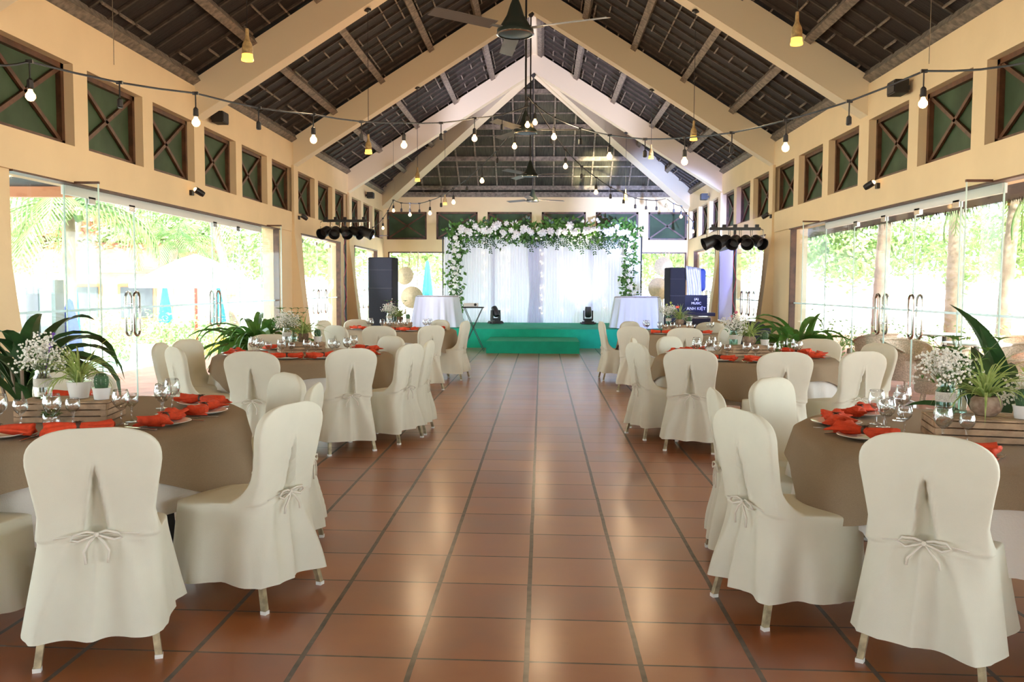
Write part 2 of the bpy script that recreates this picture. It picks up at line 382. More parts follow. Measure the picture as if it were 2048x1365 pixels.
for s in (-1, 1):
    for a, b in UPW:
        if b > 5: xwindow((XC+s*(HW+.13), a, ZB), (0, 1, 0), b-a, ZT-ZB, (-s, 0, 0), 'high clerestory window with brown crossed braces and green screen')
        else:
            struct(MB().bx(XC+s*(HW+.12), XC+s*(HW+.16), a, b, ZB, ZT).build('window_%d' % wn, m_screen)); wn += 1
for a, b in EX: xwindow((a, YE+.10, ZB), (1, 0, 0), b-a, ZT-ZB, (0, -1, 0), 'wide clerestory window above the stage with crossed braces')
# roof deck: dark thatch, timber purlins and battens
ov = 1.3; w = MB(); yr = RY[4]; b = 0
zo = DZ-SL*ov; zr_ = DZ+SL*HW; yo = YE+ov
w.v = [V((XL-ov, YB-1, zo)), V((XC, YB-1, zr_)), V((XC, yr, zr_)), V((XL-ov, yo, zo)), V((XR+ov, YB-1, zo)), V((XR+ov, yo, zo))]
w.f = [(0, 1, 2, 3), (1, 4, 5, 2)]; w.m = [0, 0]
r_ = struct(w.build('ceiling', m_thatch), 'dark thatched roof lining between the cream rafters')
w = MB(); w.v = [V((XL-ov, yo, zo)), V((XC, yr, zr_)), V((XR+ov, yo, zo))]; w.f = [(0, 1, 2)]; w.m = [0]
struct(w.build('ceiling', m_thatch2), 'straw thatch slope above the stage')
k = 0
for off in (4.62, 3.80, 2.88, 1.94, 1.03, .16):
    for s in (-1, 1):
        x = XC+s*off; y1 = yr+(HW-off)*0+(off/HW)*(YE-yr)-.05
        p = MB(); wd = .16 if off > 4.5 else .11; up = V((s*SL, 0, 1)).normalized(); z = deck(x)-.075
        p.beam((x, YB, z), (x, y1, z), wd, .13, upv=up)
        o = p.build('ceiling_purlin', m_purlin); o['kind'] = 'structure'
# fine lath: short pieces between the common rafters, and the common rafters
c = MB(); l = MB(); lt = MB()
y = YB+.3
while y < YE:
    for s in (-1, 1):
        lim = 0 if y < yr else HW*(y-yr)/(YE-yr)
        if lim < HW-.2:
            up = V((s*SL, 0, 1)).normalized()
            xa, xb = XC+s*HW, XC+s*lim; c.beam((xa, y, deck(xa)-.016), (xb, y, deck(xb)-.016), .035, .03, upv=up)
    y += .40
for s in (-1, 1):
    off = 4.45
    while off > .1:
        x = XC+s*off; up = V((s*SL, 0, 1)).normalized(); y = YB+.3+(.4 if int(off*10) % 2 else 0)
        lim = yr+(off/HW)*(YE-yr)
        while y+.4 < lim:
            if rnd.random() < .42: l.beam((x, y+.02, deck(x)-.045), (x, y+.36, deck(x)-.045), .022, .035, upv=up)
            y += .4
        off -= .235
struct(c.build('ceiling_rafters', m_batten)); struct(l.build('ceiling_laths', m_purlin))
# hip slope timbers
def hipz(y): return zr_-(y-yr)/(YE-yr)*(zr_-DZ)
hb = MB()
for k in range(1, 13):
    y = yr+(YE-yr)*k/12.5; hw_ = HW*(y-yr)/(YE-yr)
    if k % 3 == 0: hb.beam((XC-hw_, y, hipz(y)-.09), (XC+hw_, y, hipz(y)-.09), .13, .12)
    else: hb.beam((XC-hw_, y, hipz(y)-.03), (XC+hw_, y, hipz(y)-.03), .03, .03)
struct(hb.build('ceiling_hip_battens', m_purlin), 'grey battens across the thatch slope above the stage')
hb = MB(); x = -4.5
while x < 4.5:
    y0 = yr+abs(x)/HW*(YE-yr); hb.beam((XC+x, y0, hipz(y0)-.05), (XC+x, YE, hipz(YE)-.05), .045, .05); x += .56
struct(hb.build('ceiling_hip_rafters', m_purlin))
hb = MB(); hb.beam((XC-HW, YE-.08, 4.22), (XC+HW, YE-.08, 4.22), .12, .14); struct(hb.build('ceiling_plate', m_purlin))
# cream roof frames
TH, DP = .28, .53
def frame_half(w, p0, p1, th):
    """sloping beam from foot p0 to apex p1 (underside points), vertical depth DP"""
    p0, p1 = V(p0), V(p1); d = (p1-p0); h = V((-d.y, d.x, 0)).normalized()*th/2; b = len(w.v)
    for p in (p0, p1):
        for q in (-1, 1):
            for z in (0, DP): w.v.append(p+h*q+V((0, 0, z)))
    for q in ((0, 1, 3, 2), (4, 6, 7, 5), (0, 4, 5, 1), (2, 3, 7, 6), (0, 2, 6, 4), (1, 5, 7, 3)): w.f.append(tuple(b+i for i in q)); w.m.append(0)
ZA = ZF+SL*HW
for i, y in enumerate([YB+.2]+RY):
    w = MB()
    for s in (-1, 1): frame_half(w, (XC+s*(HW+.02), y, ZF-.012), (XC, y, ZA), TH)
    if i >= 1: w.bx(XC-.11, XC+.11, y-.1, y+.1, ZA+.1, zr_-.02)
    struct(w.build('ceiling_beam', m_beam), 'cream sloping roof frame')
w = MB()
for s in (-1, 1): frame_half(w, (XC+s*(HW+.02), YE-.02, ZF), (XC, yr, ZA), TH)
struct(w.build('ceiling_beam', m_beam), 'pair of cream hip beams falling to the stage corners')
struct(MB().bx(XC-.09, XC+.09, YB, yr, ZA+DP-.10, ZA+DP+.08).build('ceiling_ridge', m_beam))
# ---------------------------------------------------------------- glazing
dn = 1
def pane(s, y0, y1, x=None, z0=.0, z1=None, name='door', frost=True):
    global dn, wn
    x = (XC+s*(HW+.08)) if x is None else x; z1 = z1 or ZL-.10
    if name == 'door': nm = 'door_%d' % dn; dn += 1
    else: nm = 'window_%d' % wn; wn += 1
    o = struct(MB().bx(x-.006, x+.006, y0+.006, y1-.006, z0+.01, z1).build(nm, m_glass), 'clear frameless glass pane')
    e = MB()
    for yy in (y0+.006, y1-.006): e.bx(x-.006, x+.006, yy-.0025, yy+.0025, z0+.01, z1)
    e.build('glass_edge', m_edge, o)
    if frost: MB().bx(x-.0085, x+.0085, y0+.01, y1-.01, 1.17, 1.195).build('frosted_strip', m_frost, o)
    return o
def handle(o, s, y, x=None, z=1.11, h=.52):
    x = (XC+s*(HW+.08)) if x is None else x; g = MB()
    for q in (-1, 1):
        xx = x+q*.05; pts = []
        for k in range(0, 25):
            a = 2*pi*k/24; cy = cos(a); cz = sin(a); pts.append((xx, y+.075*cy, z+(h/2-.075)*(1 if cz > 1e-6 else -1 if cz < -1e-6 else 0)+.075*cz))
        g.tube(pts, .0155, 8)
    for zz in (-.12, .12): g.tube([(x-.05, y-.075, z+zz), (x+.05, y-.075, z+zz)], .009, 6)
    return g.build('door_handle', m_steel, o, smooth=True)
def patch(o, s, y, z=ZL-.13, x=None):
    x = (XC+s*(HW+.08)) if x is None else x
    return MB().bx(x-.02, x+.02, y-.075, y+.075, z-.04, z+.035).build('patch_fitting', m_steel, o)
for s in (-1, 1):
    big = LOW[s][1]
    if s < 0: cuts = [7.85, 8.9, 9.35, 10.44, 12.94, 14.1, 15.2, 16.0]; hd = {2: 10.36, 4: 13.02}; fins = (8.9, 15.2)
    else: cuts = [7.85, 8.73, 9.6, 10.75, 11.62, 12.8, 14.05, 15.75]; hd = {2: 10.67, 4: 11.72}; fins = (8.73, 14.05)
    for i in range(len(cuts)-1):
        o = pane(s, cuts[i], cuts[i+1], z1=ZL-.11 if 0 < i < 6 else ZL, name='door' if i in (2, 4) else 'window')
        if i in hd:
            handle(o, s, hd[i]); patch(o, s, cuts[i]+.08); patch(o, s, cuts[i+1]-.08); patch(o, s, hd[i], .06)
    for y in fins:        # stiffening fin standing out into the room
        xi = XC+s*(HW+.08); o = struct(MB().bx(xi, xi-s*.36, y-.006, y+.006, .01, ZL-.01).build('window_%d' % wn, m_glass), 'glass stiffening fin beside the doors'); wn += 1
        MB().bx(xi-s*.355, xi-s*.365, y-.008, y+.008, .01, ZL-.01).build('glass_edge', m_edge, o)
        MB().bx(xi, xi-s*.37, y-.014, y+.014, ZL-.012, ZL+.012).build('top_channel', m_frame, o)
    struct(MB().bx(XC+s*(HW+.06), XC+s*(HW+.11), cuts[1], cuts[-2], ZL-.115, ZL-.02).build('trim_%d' % n, m_rail), 'white aluminium header over the glass doors'); n += 1
    # dark line round the big opening and brown reveal post
    f = MB(); x0 = XC+s*(HW-.004); f.bx(x0-s*.03, x0+s*.10, big[0], big[1], ZL-.018, ZL+.006)
    f.bx(x0, x0+s*.10, big[1]-.03, big[1]+.01, 0, ZL); struct(f.build('trim_%d' % n, m_frame), 'thin brown frame round the glazed opening'); n += 1
    for a, b in LOW[s][2:]:
        mid = (a+b)/2-.15
        o1 = pane(s, a+.05, mid); o2 = pane(s, mid, mid+1.3); o3 = pane(s, mid+1.3, b, name='window')
        handle(o1, s, mid-.12); handle(o2, s, mid+.55); [patch(o1, s, a+.3), patch(o1, s, mid-.1), patch(o2, s, mid+1.1)]
        f = MB(); f.bx(x0-s*.012, x0+s*.10, a, b, ZL-.03, ZL+.006); f.bx(x0-s*.006, x0+s*.10, b-.02, b+.03, 0, ZL); f.bx(x0-s*.006, x0+s*.10, a-.03, a+.02, 0, ZL)
        struct(f.build('trim_%d' % n, m_frame)); n += 1
    pane(s, -1.9, 2.5, name='window'); pane(s, 2.5, 6.9, name='window')
for a, b in [(-4.66, -2.3), (-1.9, 1.5), (2.0, 4.33)]:
    o = struct(MB().bx(a, b, YE+.08, YE+.092, 0, ZL).build('window_%d' % wn, m_glass), 'clear glass behind the stage'); wn += 1
    f = MB(); f.bx(a, b, YE-.01, YE+.1, ZL-.03, ZL+.006); f.bx(a-.02, a+.02, YE-.01, YE+.1, 0, ZL); f.bx(b-.02, b+.02, YE-.01, YE+.1, 0, ZL); f.build('window_frame', m_frame, o)
# sky portals in the openings keep the daylight clean
# ================================================================ CHAIRS
def chair_yb(z):
    def sm(a, b, t): t = max(0, min(1, (t-a)/(b-a))); return t*t*(3-2*t)
    return -.305+.045*sm(.1, .45, z)-.055*sm(.45, .92, z)
def cover_mesh(seed):
    r = random.Random(seed); ph = [r.uniform(0, 6.28) for _ in range(8)]
    zs = [.115, .15, .19, .23, .27, .31, .35, .38, .41, .435, .452, .462, .468, .473, .480, .49, .50, .515, .53, .55, .575, .60, .63, .66, .69, .72, .75, .78, .805, .825, .845, .862, .876, .888, .897, .904, .909, .9125, .915]
    side = [-1+2*i/20 for i in range(20)]
    back = [(-1 if k < 0 else 1)*abs(k)**1.15 for k in [-1+2*i/44 for i in range(44)]]
    ring = [(u, -1) for u in back]+[(1, u) for u in side]+[(-u, 1) for u in [-1+2*i/20 for i in range(20)]]+[(-1, -u) for u in side]
    n = 5.0; m = MB(); N = len(ring)
    for z in zs:
        yb = chair_yb(z)
        if z <= .452: t = (z-.115)/.337; hw = .268-.040*t; yf = .262-.022*t
        else:
            f = max(0, 1-(z-.452)/.028); k = (.5*f**.5 if z < .48 else 0)+.5*exp(-(z-.452)/.05)*(1 if z < .7 else 0)
            yf = yb+.058+(.24-yb-.058)*min(1, k)**1.0 if z < .80 else yb+.058
            hw = .228-.020*min(1, (z-.452)/.12)
            if z > .572: hw = .208+.030*min(1, (z-.572)/.20)**1.2
        if z > .79: t = (z-.79)/.1285; hw *= max(.02, (1-t**2.6))**(1/2.5); yf = yb+.058*(max(.0, 1-t**4))**.5+.0005; yb2 = yb+.012*t**3
        else: yb2 = yb
        cy, hd = (yf+yb2)/2, (yf-yb2)/2
        for (a, b) in ring:
            s_ = 1/(abs(a)**n+abs(b)**n)**(1/n); x = hw*a*s_; y = cy+hd*b*s_; zz = z
            th = atan2(y, x)
            if z < .46:     # hanging skirt folds
                q = (.46-z)/.345; amp = .019*q
                d = amp*(sin(5*th+ph[0])+.7*sin(9*th+ph[1])+.8*(.5-abs(sin(6.5*th+ph[2])))); l = hypot(x, y-.0)+1e-6; x += x/l*d; y += y/l*d
                if z < .2: zz += .012*sin(2*th+ph[3])*(.2-z)/.085+.008*(abs(a*b)**3)*-1*(.2-z)/.085
            if b == -1:
                xs = x-.004*sin(ph[4])
                if .50 < z < .76:     # open pleat
                    h = .040*(.76-z)/.26+.002
                    if abs(xs) < h: y += .046*(1-(xs/h)**4)*(1 if z < .72 else (.76-z)/.04)
                    y -= .011*exp(-((abs(xs)-h-.004)/.009)**2)
                pin = exp(-((z-.505)/.028)**2)
                y += .014*pin*exp(-(xs/.06)**2)+.004*pin*cos(xs*60)*exp(-(xs/.15)**2)
                if .30 < z < .60: y += .003*sin((z-.5)*200+xs*40*(1 if xs > 0 else -1))*exp(-((z-.5)/.05)**2)*min(1, abs(xs)/.03)
                if z < .505:          # folds fanning out below the bow
                    q = (.505-z)/.39; y -= .006*q+.034*q**.6*(1-q*.35)*(1.25-2.3*abs(sin(.5*(xs/(.013+.022*q)+ph[5]*.15)))**1.2)*exp(-(xs/(.12+.15*q))**2)
            elif z > .5: y += .0015*sin(30*z+ph[6])
            m.v.append(V((x, y, zz)))
    for j in range(len(zs)-1):
        for i in range(N): i2 = (i+1) % N; m.f.append((j*N+i, j*N+i2, (j+1)*N+i2, (j+1)*N+i)); m.m.append(0)
    m.f.append(tuple((len(zs)-1)*N+i for i in range(N))); m.m.append(0)
    return m
def make_chair(seed):
    r = random.Random(seed*11); root = empty('banquet_chair')
    cover_mesh(seed).build('chair_cover', m_cloth, root, smooth='all')
    b = MB(); y0 = chair_yb(.5)-.008; t = r.uniform(-.01, .01)
    for s in (-1, 1):
        b.tube([(0, y0, .505), (s*.034, y0-.012, .518), (s*.076, y0-.014, .508+t), (s*.090, y0-.012, .488+t), (s*.062, y0-.014, .482), (s*.02, y0-.012, .497), (0, y0-.004, .503)], .0052, 6)
        b.tube([(0, y0-.004, .502), (s*.022, y0-.014, .478), (s*(.045+t), y0-.014, .44), (s*(.040+2*t), y0-.014, .395+t*2)], .0048, 6)
        b.tube([(s*.012, y0-.003, .503), (s*.09, y0+.006, .500), (s*.15, y0+.009, .492)], .003, 5)
    b.ball((0, y0-.008, .503), .010, 8); b.build('tie_bow', m_tie, root, smooth='all')
    for sx in (-1, 1):
        for sy, a, c in ((-1, -.235, -.285), (1, .20, .225)):
            l = MB(); l.beam((sx*.165, a*.85, .40), (sx*.212, c, .012), .026, .024, upv=(0, 1, 0)); lo = l.build('leg', m_leg, root)
            MB().box((sx*.2125, c-.0005, .008), (.03, .028, .016)).build('foot_cap', m_foot, lo)
    return root
PROTO = [make_chair(s) for s in (1, 2, 3)]
used = [False]*3; CH = 0
def chair(p, fx, fy, label):
    global CH
    k = CH % 3; CH += 1; l = hypot(fx, fy); fx /= l; fy /= l
    rz = atan2(-fx, fy); loc = (p[0]+fx*.28, p[1]+fy*.28, 0)
    if not used[k]: o = PROTO[k]; used[k] = True; o.location = loc; o.rotation_euler.z = rz
    else: o = copy_tree(PROTO[k], loc, rz)
    return tag(o, label, 'chair', 'covered banquet chairs round the six tables')
def top(px, py): # back top of a chair, 0.915 m high
    return at(px, py, Z=.915)
# table data: centre, phrase, chairs (position of back, facing, look, seat phrase)
TB = [
 dict(c=(-2.50, 4.55), ph='nearest table, parasol side', rot=30, ch=[
  (top(187, 855), -.34, .94, 'showing its bow to the camera', 'camera-side seat'),
  (top(581, 806), -.94, .34, 'turned side-on with its seat visible', 'aisle seat'),
  (top(627, 768), -.98, -.10, 'thin edge-on back behind another chair', 'second aisle seat'),
  (top(573, 747), -.75, -.65, 'inner face seen past a white back', 'stage-side seat'),
  (top(150, 742), .45, -.9, 'half hidden behind the potted plants', 'window-side seat'),
  (V((-2.42, 3.25, 0)), -.02, 1, 'cut off by the frame, seat showing', 'corner seat cut off by the frame')]),
 dict(c=(-2.42, 8.88), ph='middle table, parasol side', rot=25, ch=[
  (top(503, 703), .1, .99, 'shaded back with long bow', 'camera-side seat'),
  (top(703, 697), -.60, .80, 'pale back with open pleat and bow', 'seat nearest the aisle corner'),
  (top(820, 688), -.93, .37, 'bright back by the aisle', 'aisle seat'),
  (top(857, 681), -.98, .05, 'sliver of cover behind the bright one', 'second aisle seat'),
  (top(782, 672), -.7, -.7, 'beige inner face towards the camera', 'far aisle seat'),
  (top(540, 669), .3, -.95, 'low behind the glasses and bush', 'stage-side seat'),
  (top(322, 686), .97, .12, 'narrow edge-on back by the glass', 'window seat'),
  (top(351, 694), .75, .66, 'grey back with dark slit, seat towards table', 'near window seat'),
  (top(375, 679), .98, -.25, 'leaning against the bright window', 'far window seat')]),
 dict(c=(-2.27, 14.1), ph='stage table, parasol side', rot=10, ch=[
  (top(758, 652), .1, 1, 'beige back with pleat', 'camera-side seat'),
  (top(863, 651), -.75, .65, 'pale back with tied pleat', 'near aisle seat'),
  (top(930, 642), -.97, .2, 'in front of the green stage', 'aisle seat'),
  (top(880, 640), -.7, -.7, 'inner face below the projector stand', 'far aisle seat'),
  (top(715, 639), .6, -.8, 'below the black loudspeaker', 'far window seat'),
  (top(647, 641), .95, -.2, 'by the glass doors', 'window seat'),
  (top(672, 651), .6, .8, 'beige folds behind the spider plant', 'near window seat')]),
 dict(c=(2.15, 4.25), ph='nearest table, palm side', rot=-20, ch=[
  (top(1855, 868), .55, .83, 'broad back with neat bow', 'camera-side seat'),
  (top(1487, 819), .95, .32, 'side-on beside the aisle, wide seat showing', 'aisle seat'),
  (top(1434, 778), .98, -.05, 'narrow back between aisle and another chair', 'second aisle seat'),
  (top(1545, 756), .70, -.70, 'bright white inner face', 'stage-side seat'),
  (V((2.36, 2.92, 0)), -.12, 1, 'cut off by the frame, only its side showing', 'corner seat cut off by the frame')]),
 dict(c=(2.05, 8.88), ph='middle table, palm side', rot=30, ch=[
  (top(1381, 698), .35, .93, 'beige back with gathered bow', 'near aisle seat'),
  (top(1571, 704), -.08, 1, 'broad beige back', 'camera-side seat'),
  (top(1274, 686), .95, .31, 'tall side-on chair at the aisle', 'aisle seat'),
  (top(1268, 677), .98, -.2, 'white sliver behind the aisle chair', 'second aisle seat'),
  (top(1339, 673), .75, -.65, 'bright white inner face', 'far aisle seat'),
  (top(1727, 703), -.35, .93, 'bright back with loose bow', 'near window seat'),
  (top(1758, 687), -.9, -.35, 'taupe inner face by the glass doors', 'window seat'),
  (top(1636, 678), -.3, -.95, 'taupe inner face under the bush', 'stage-side seat')]),
 dict(c=(2.10, 13.6), ph='stage table, palm side', rot=25, ch=[
  (top(1204, 643), .97, .1, 'slim side view against green carpet', 'aisle seat'),
  (top(1266, 653), .5, .87, 'shaded back with bow', 'near aisle seat'),
  (top(1260, 643), .7, -.7, 'pale inner face by the stage', 'far aisle seat'),
  (top(1370, 656), .0, 1, 'beige back with pleat', 'camera-side seat'),
  (top(1462, 653), -.6, .8, 'white back with pleat', 'near window seat'),
  (top(1421, 645), -.5, -.85, 'taupe inner face under the mixer rack', 'far window seat')]),
]
for t in TB:
    for p, fx, fy, look, seat in t['ch']:
        chair(p, fx, fy, 'cream covered chair, %s, %s' % (look, t['ph']))
# ================================================================ TABLES
TZ = .755; TR = .86
def make_table():
    root = empty('banquet_table')
    MB().lathe([(0.001, .715), (TR-.02, .715), (TR-.005, .725), (TR-.005, .735), (TR-.02, .745), (.001, .745)], 40).build('tabletop', m_purlin, root)
    for sx in (-1, 1):
        for sy in (-1, 1):
            MB().beam((sx*.40, sy*.42, .715), (sx*.46, sy*.48, .0), .035, .035, upv=(0, 1, 0)).build('leg', m_darkmetal, root)
        MB().beam((sx*.43, -.45, .35), (sx*.43, .45, .35), .02, .02).build('stretcher', m_darkmetal, root)
    MB().beam((-.4, 0, .70), (.4, 0, .70), .05, .03).build('apron_rail', m_darkmetal, root)
    return root
def cloth_white(seed):
    r = random.Random(seed); a1, a2, a3 = [r.uniform(0, 6.28) for _ in range(3)]; m = MB(); N = 144
    prof = [(0.001, 0), (.5, 0), (.80, 0), (.845, 0)]
    for rr, z in prof:
        for j in range(N): a = 2*pi*j/N; m.v.append(V((rr*cos(a), rr*sin(a), .748)))
    K = 14
    for k in range(1, K+1):
        q = k/K
        for j in range(N):
            a = 2*pi*j/N; drop = .39+.035*cos(4*a+a1)+.012*sin(9*a+a2)
            fold = .030*q*(sin(11*a+a1)+.7*sin(17*a+a2)+.4*sin(29*a+a3)); rr = TR+.012+.045*q**.6+fold
            m.v.append(V((rr*cos(a), rr*sin(a), .745-drop*q)))
    for k in range(len(prof)+K-1):
        for j in range(N): j2 = (j+1) % N; m.f.append((k*N+j, k*N+j2, (k+1)*N+j2, (k+1)*N+j)); m.m.append(0)
    return m
def cloth_burlap(seed):
    r = random.Random(seed); a1 = r.uniform(0, 6.28); m = MB(); N = 160; half = 1.04; RB = TR+.034
    S = []
    for j in range(N):
        a = 2*pi*j/N; n = 4; S.append(half/(abs(cos(a))**n+abs(sin(a))**n)**(1/n))
    rs = [0.001, .3, .6, .78, .86]
    for rr in rs:
        for j in range(N): a = 2*pi*j/N; m.v.append(V((rr*cos(a), rr*sin(a), .757-(.002 if rr > .8 else 0))))
    K = 12
    for k in range(1, K+1):
        q = k/K
        for j in range(N):
            a = 2*pi*j/N; drop = (S[j]-RB+.02)*.92; cor = max(0, (S[j]-1.12)/.12)
            f = .045*q*cor*sin(10*a+a1)+.010*q*sin(14*a+a1); rr = RB+.020*q+.10*q*drop+.05*cor*q+f
            m.v.append(V((rr*cos(a), rr*sin(a), .752-.006*(1-q)-drop*q)))
    for k in range(len(rs)+K-1):
        for j in range(N): j2 = (j+1) % N; m.f.append((k*N+j, k*N+j2, (k+1)*N+j2, (k+1)*N+j)); m.m.append(0)
    return m
tp = make_table(); cw = [cloth_white(s) for s in (1, 2)]; cb = [cloth_burlap(s) for s in (4, 5, 6)]
# tableware
def lathe_obj(prof, mat_, name, parent=None, n=24, fn=None, loc=None):
    return MB().lathe(prof, n, fn=fn).build(name, mat_, parent, loc, smooth=True)
def make_glass(h, rb, stem):
    m = MB(); bz = stem; k = h-stem
    outer = [(.001, .0), (.033, .0), (.033, .002), (.012, .005), (.0045, .012), (.004, stem*.6), (.005, stem-.006), (.012, stem+.002)]
    bowl = [(rb*.55, bz+k*.10), (rb*.86, bz+k*.28), (rb, bz+k*.48), (rb*.97, bz+k*.68), (rb*.86, bz+k*.88), (rb*.80, h)]
    m.lathe(outer+bowl+[(r_-.0016, z) for r_, z in reversed(bowl)]+[(.001, bz+k*.06)], 22)
    return m.build('wine_glass', m_ware, smooth='all')
g_big, g_small = make_glass(.175, .042, .075), make_glass(.145, .034, .075)
g_small.name = 'water_glass'
def make_plate():
    return lathe_obj([(.001, .004), (.075, .004), (.082, .007), (.122, .017), (.124, .019), (.122, .021), (.080, .011), (.074, .009), (.001, .009)], m_china, 'dinner_plate', n=32)
plate0 = make_plate()
def make_napkin(seed):
    r = random.Random(seed); root = empty('napkin'); a = [r.uniform(0, 6.28) for _ in range(6)]
    def fn(u, v):
        x = -.145+.29*v; th = 2*pi*u; c = abs(v-.5)*2; w_ = .014+.060*c**.8*(1+.15*sin(a[0]+x*30)); h = .012+.017*c**.6
        rip = 1+.22*c*sin(5*th+a[1]+x*12)+.14*c*sin(8*th+a[2])+.05*sin(17*th+x*40)
        return (x+.008*c*sin(3*th+a[3]), w_*cos(th)*rip+.012*sin(x*18+a[4])*c, max(.002, .030-.010*c+.0+h*sin(th)*rip+.006*c*sin(x*25+a[5])))
    m = MB(); m.grid(fn, 48, 34, wrap=True)
    for k in (0, 34): m.f.append(tuple(k*48+i for i in (range(48) if k else reversed(range(48))))); m.m.append(0)
    m.build('folded_cloth', m_red, root, smooth='all')
    g = MB().lathe([(.0175, -.010), (.0195, -.010), (.0195, .010), (.0175, .010), (.0175, -.010)], 16).build('napkin_ring', m_ring, root, smooth=True)
    g.rotation_euler.y = pi/2; g.location = (0, 0, .030)
    k = MB()
    for q in range(5): k.leaf((0, 0, .044), q*1.25, .5, .028, .012, .8, 3)
    k.build('ring_twist', m_ring, root)
    return root
nap = [make_napkin(s) for s in (1, 2, 3)]
def make_fork():
    m = MB(); m.box((0, -.05, .003), (.009, .11, .003), taper=None); m.box((0, .025, .0035), (.022, .05, .003))
    for k in range(4): m.box((-.009+.006*k, .068, .004), (.003, .045, .002))
    return m.build('fork', m_steel)
def make_knife():
    m = MB(); m.box((0, -.055, .004), (.012, .10, .006)); m.box((.002, .05, .003), (.016, .115, .002), taper=(.8, .9)); return m.build('table_knife', m_steel)
fork0, knife0 = make_fork(), make_knife()
first = {}
def place(o, loc, rz, label, cat, group):
    if o.name not in first: first[o.name] = 1; c = o; c.location = loc; c.rotation_euler.z = rz
    else: c = copy_tree(o, loc, rz)
    return tag(c, label, cat, group)
TT = .759
# ---------------------------------------------------------------- table plants
def make_crate():
    root = empty('wooden_crate'); L_, Wd, H_ = .44, .28, .125
    for sy in (-1, 1):
        for k in range(3): MB().box((0, sy*Wd/2, .022+k*.040), (L_, .010, .032)).build('slat', m_crate, root)
    for sx in (-1, 1):
        for k in range(3): MB().box((sx*L_/2, 0, .022+k*.040), (.010, Wd-.01, .032)).build('slat', m_crate, root)
        for sy in (-1, 1): MB().box((sx*(L_/2-.018), sy*(Wd/2-.018), .060), (.024, .024, .118)).build('corner_post', m_crate, root)
    for k in range(5): MB().box((0, -Wd/2+.03+k*.055, .127), (L_+.01, .046, .009)).build('top_slat', m_crate, root)
    return root
crate0 = make_crate()
def spider(seed, pot='clay', n_=72, L_=.30):
    r = random.Random(seed); root = empty('spider_plant')
    if pot == 'clay': p = [(.001, 0), (.040, 0), (.062, .020), (.070, .045), (.064, .075), (.050, .088), (.046, .088), (.058, .070), (.001, .066)]; mt = m_pot
    elif pot == 'bark': p = [(.001, 0), (.050, 0), (.052, .088), (.045, .088), (.045, .075), (.001, .075)]; mt = mat('dark_bark_pot', (.14, .09, .05), .9, bump=1, bs=30, var=.4, vs_=20)
    else: p = [(.001, 0), (.045, 0), (.060, .080), (.063, .085), (.056, .085), (.001, .078)]; mt = m_china
    lathe_obj(p, mt, 'pot', root, 28)
    lathe_obj([(.001, .072), (.044, .072)], m_soil, 'soil', root, 16)
    m = MB()
    for k in range(n_): m.leaf((r.uniform(-.015, .015), r.uniform(-.015, .015), .072), r.uniform(0, 6.28), r.uniform(.5, 1.5), r.uniform(.6, 1.15)*L_, r.uniform(.009, .015), r.uniform(.5, 1.9), 7, .3)
    m.build('leaves', m_spider, root)
    return root
def flower_jar(seed, extra=None, h=.15, glass='clear'):
    r = random.Random(seed); root = empty('flower_jar')
    p = [(.001, .002), (.040, .002), (.043, .010), (.043, h*.72), (.034, h*.84), (.035, h), (.033, h), (.031, h*.84), (.040, h*.70), (.040, .012), (.001, .008)]
    lathe_obj(p, m_ware if glass == 'clear' else m_water, 'jar', root, 26)
    lathe_obj([(.0438, h*.40), (.0442, h*.62), (.0438, h*.70)], mat('lace_band', (.62, .58, .50), .9, bump=1, bs=140), 'lace_band', root, 26)
    st = MB(); bl = MB(); lf = MB()
    for k in range(52):
        az = r.uniform(0, 6.28); sp = r.uniform(.01, .13); hh = h+r.uniform(.05, .17)-sp*.4
        e = V((cos(az)*sp, sin(az)*sp, hh)); st.tube([(cos(az)*.015, sin(az)*.015, .03), (cos(az)*.02, sin(az)*.02, h*.95), e], .0011, 4)
        for q in range(11):
            d = V((r.gauss(0, .020), r.gauss(0, .020), r.gauss(.0, .018))); bl.ball(e+d, r.uniform(.004, .0075), 5)
        if k % 2 == 0: lf.leaf(e-V((0, 0, .05)), az+1, .7, .06, .014, .8, 4)
    st.build('stems', m_stem, root); bl.build('white_blossoms', m_breath, root); lf.build('leaves', m_leaf, root)
    if extra:
        for i, (mt, x, y, z, rr) in enumerate(extra):
            m = MB(); m.tube([(0, 0, .05), (x*.5, y*.5, z*.6), (x, y, z)], .0018, 5)
            for q in range(9): m.leaf((x, y, z-.008), q*.70, .35+(q % 3)*.45, rr, rr*.75, -.6, 4, .3)
            m.ball((x, y, z), rr*.4, 8); m.build('flower_head', mt, root)
    return root
def cactus(seed, r_=.034, h=.075, pot_h=.06):
    root = empty('cactus_pot')
    lathe_obj([(.001, 0), (.036, 0), (.042, pot_h*.8), (.046, pot_h), (.041, pot_h), (.001, pot_h-.008)], m_china, 'pot', root, 30, fn=lambda a, z: 1+(.03*abs(sin(9*a)) if z > .02 else 0))
    m = MB(); m.lathe([(.001, pot_h-.01), (r_*.8, pot_h-.008), (r_, pot_h+h*.3), (r_*.95, pot_h+h*.7), (r_*.6, pot_h+h*.95), (.001, pot_h+h)], 44, fn=lambda a, z: 1+.07*cos(11*a)); m.build('cactus', m_cactus, root, smooth='all')
    rr = random.Random(seed); s = MB()
    for k in range(170):
        a = 2*pi*(rr.randrange(11))/11; z = rr.uniform(.05, .95); b = r_*sin(pi*(.12+.8*z))*1.04; s.tube([(b*cos(a), b*sin(a), pot_h+h*z), ((b+.010)*cos(a), (b+.010)*sin(a), pot_h+h*z+.004)], .0006, 3, False)
    s.build('spines', m_breath, root)
    return root
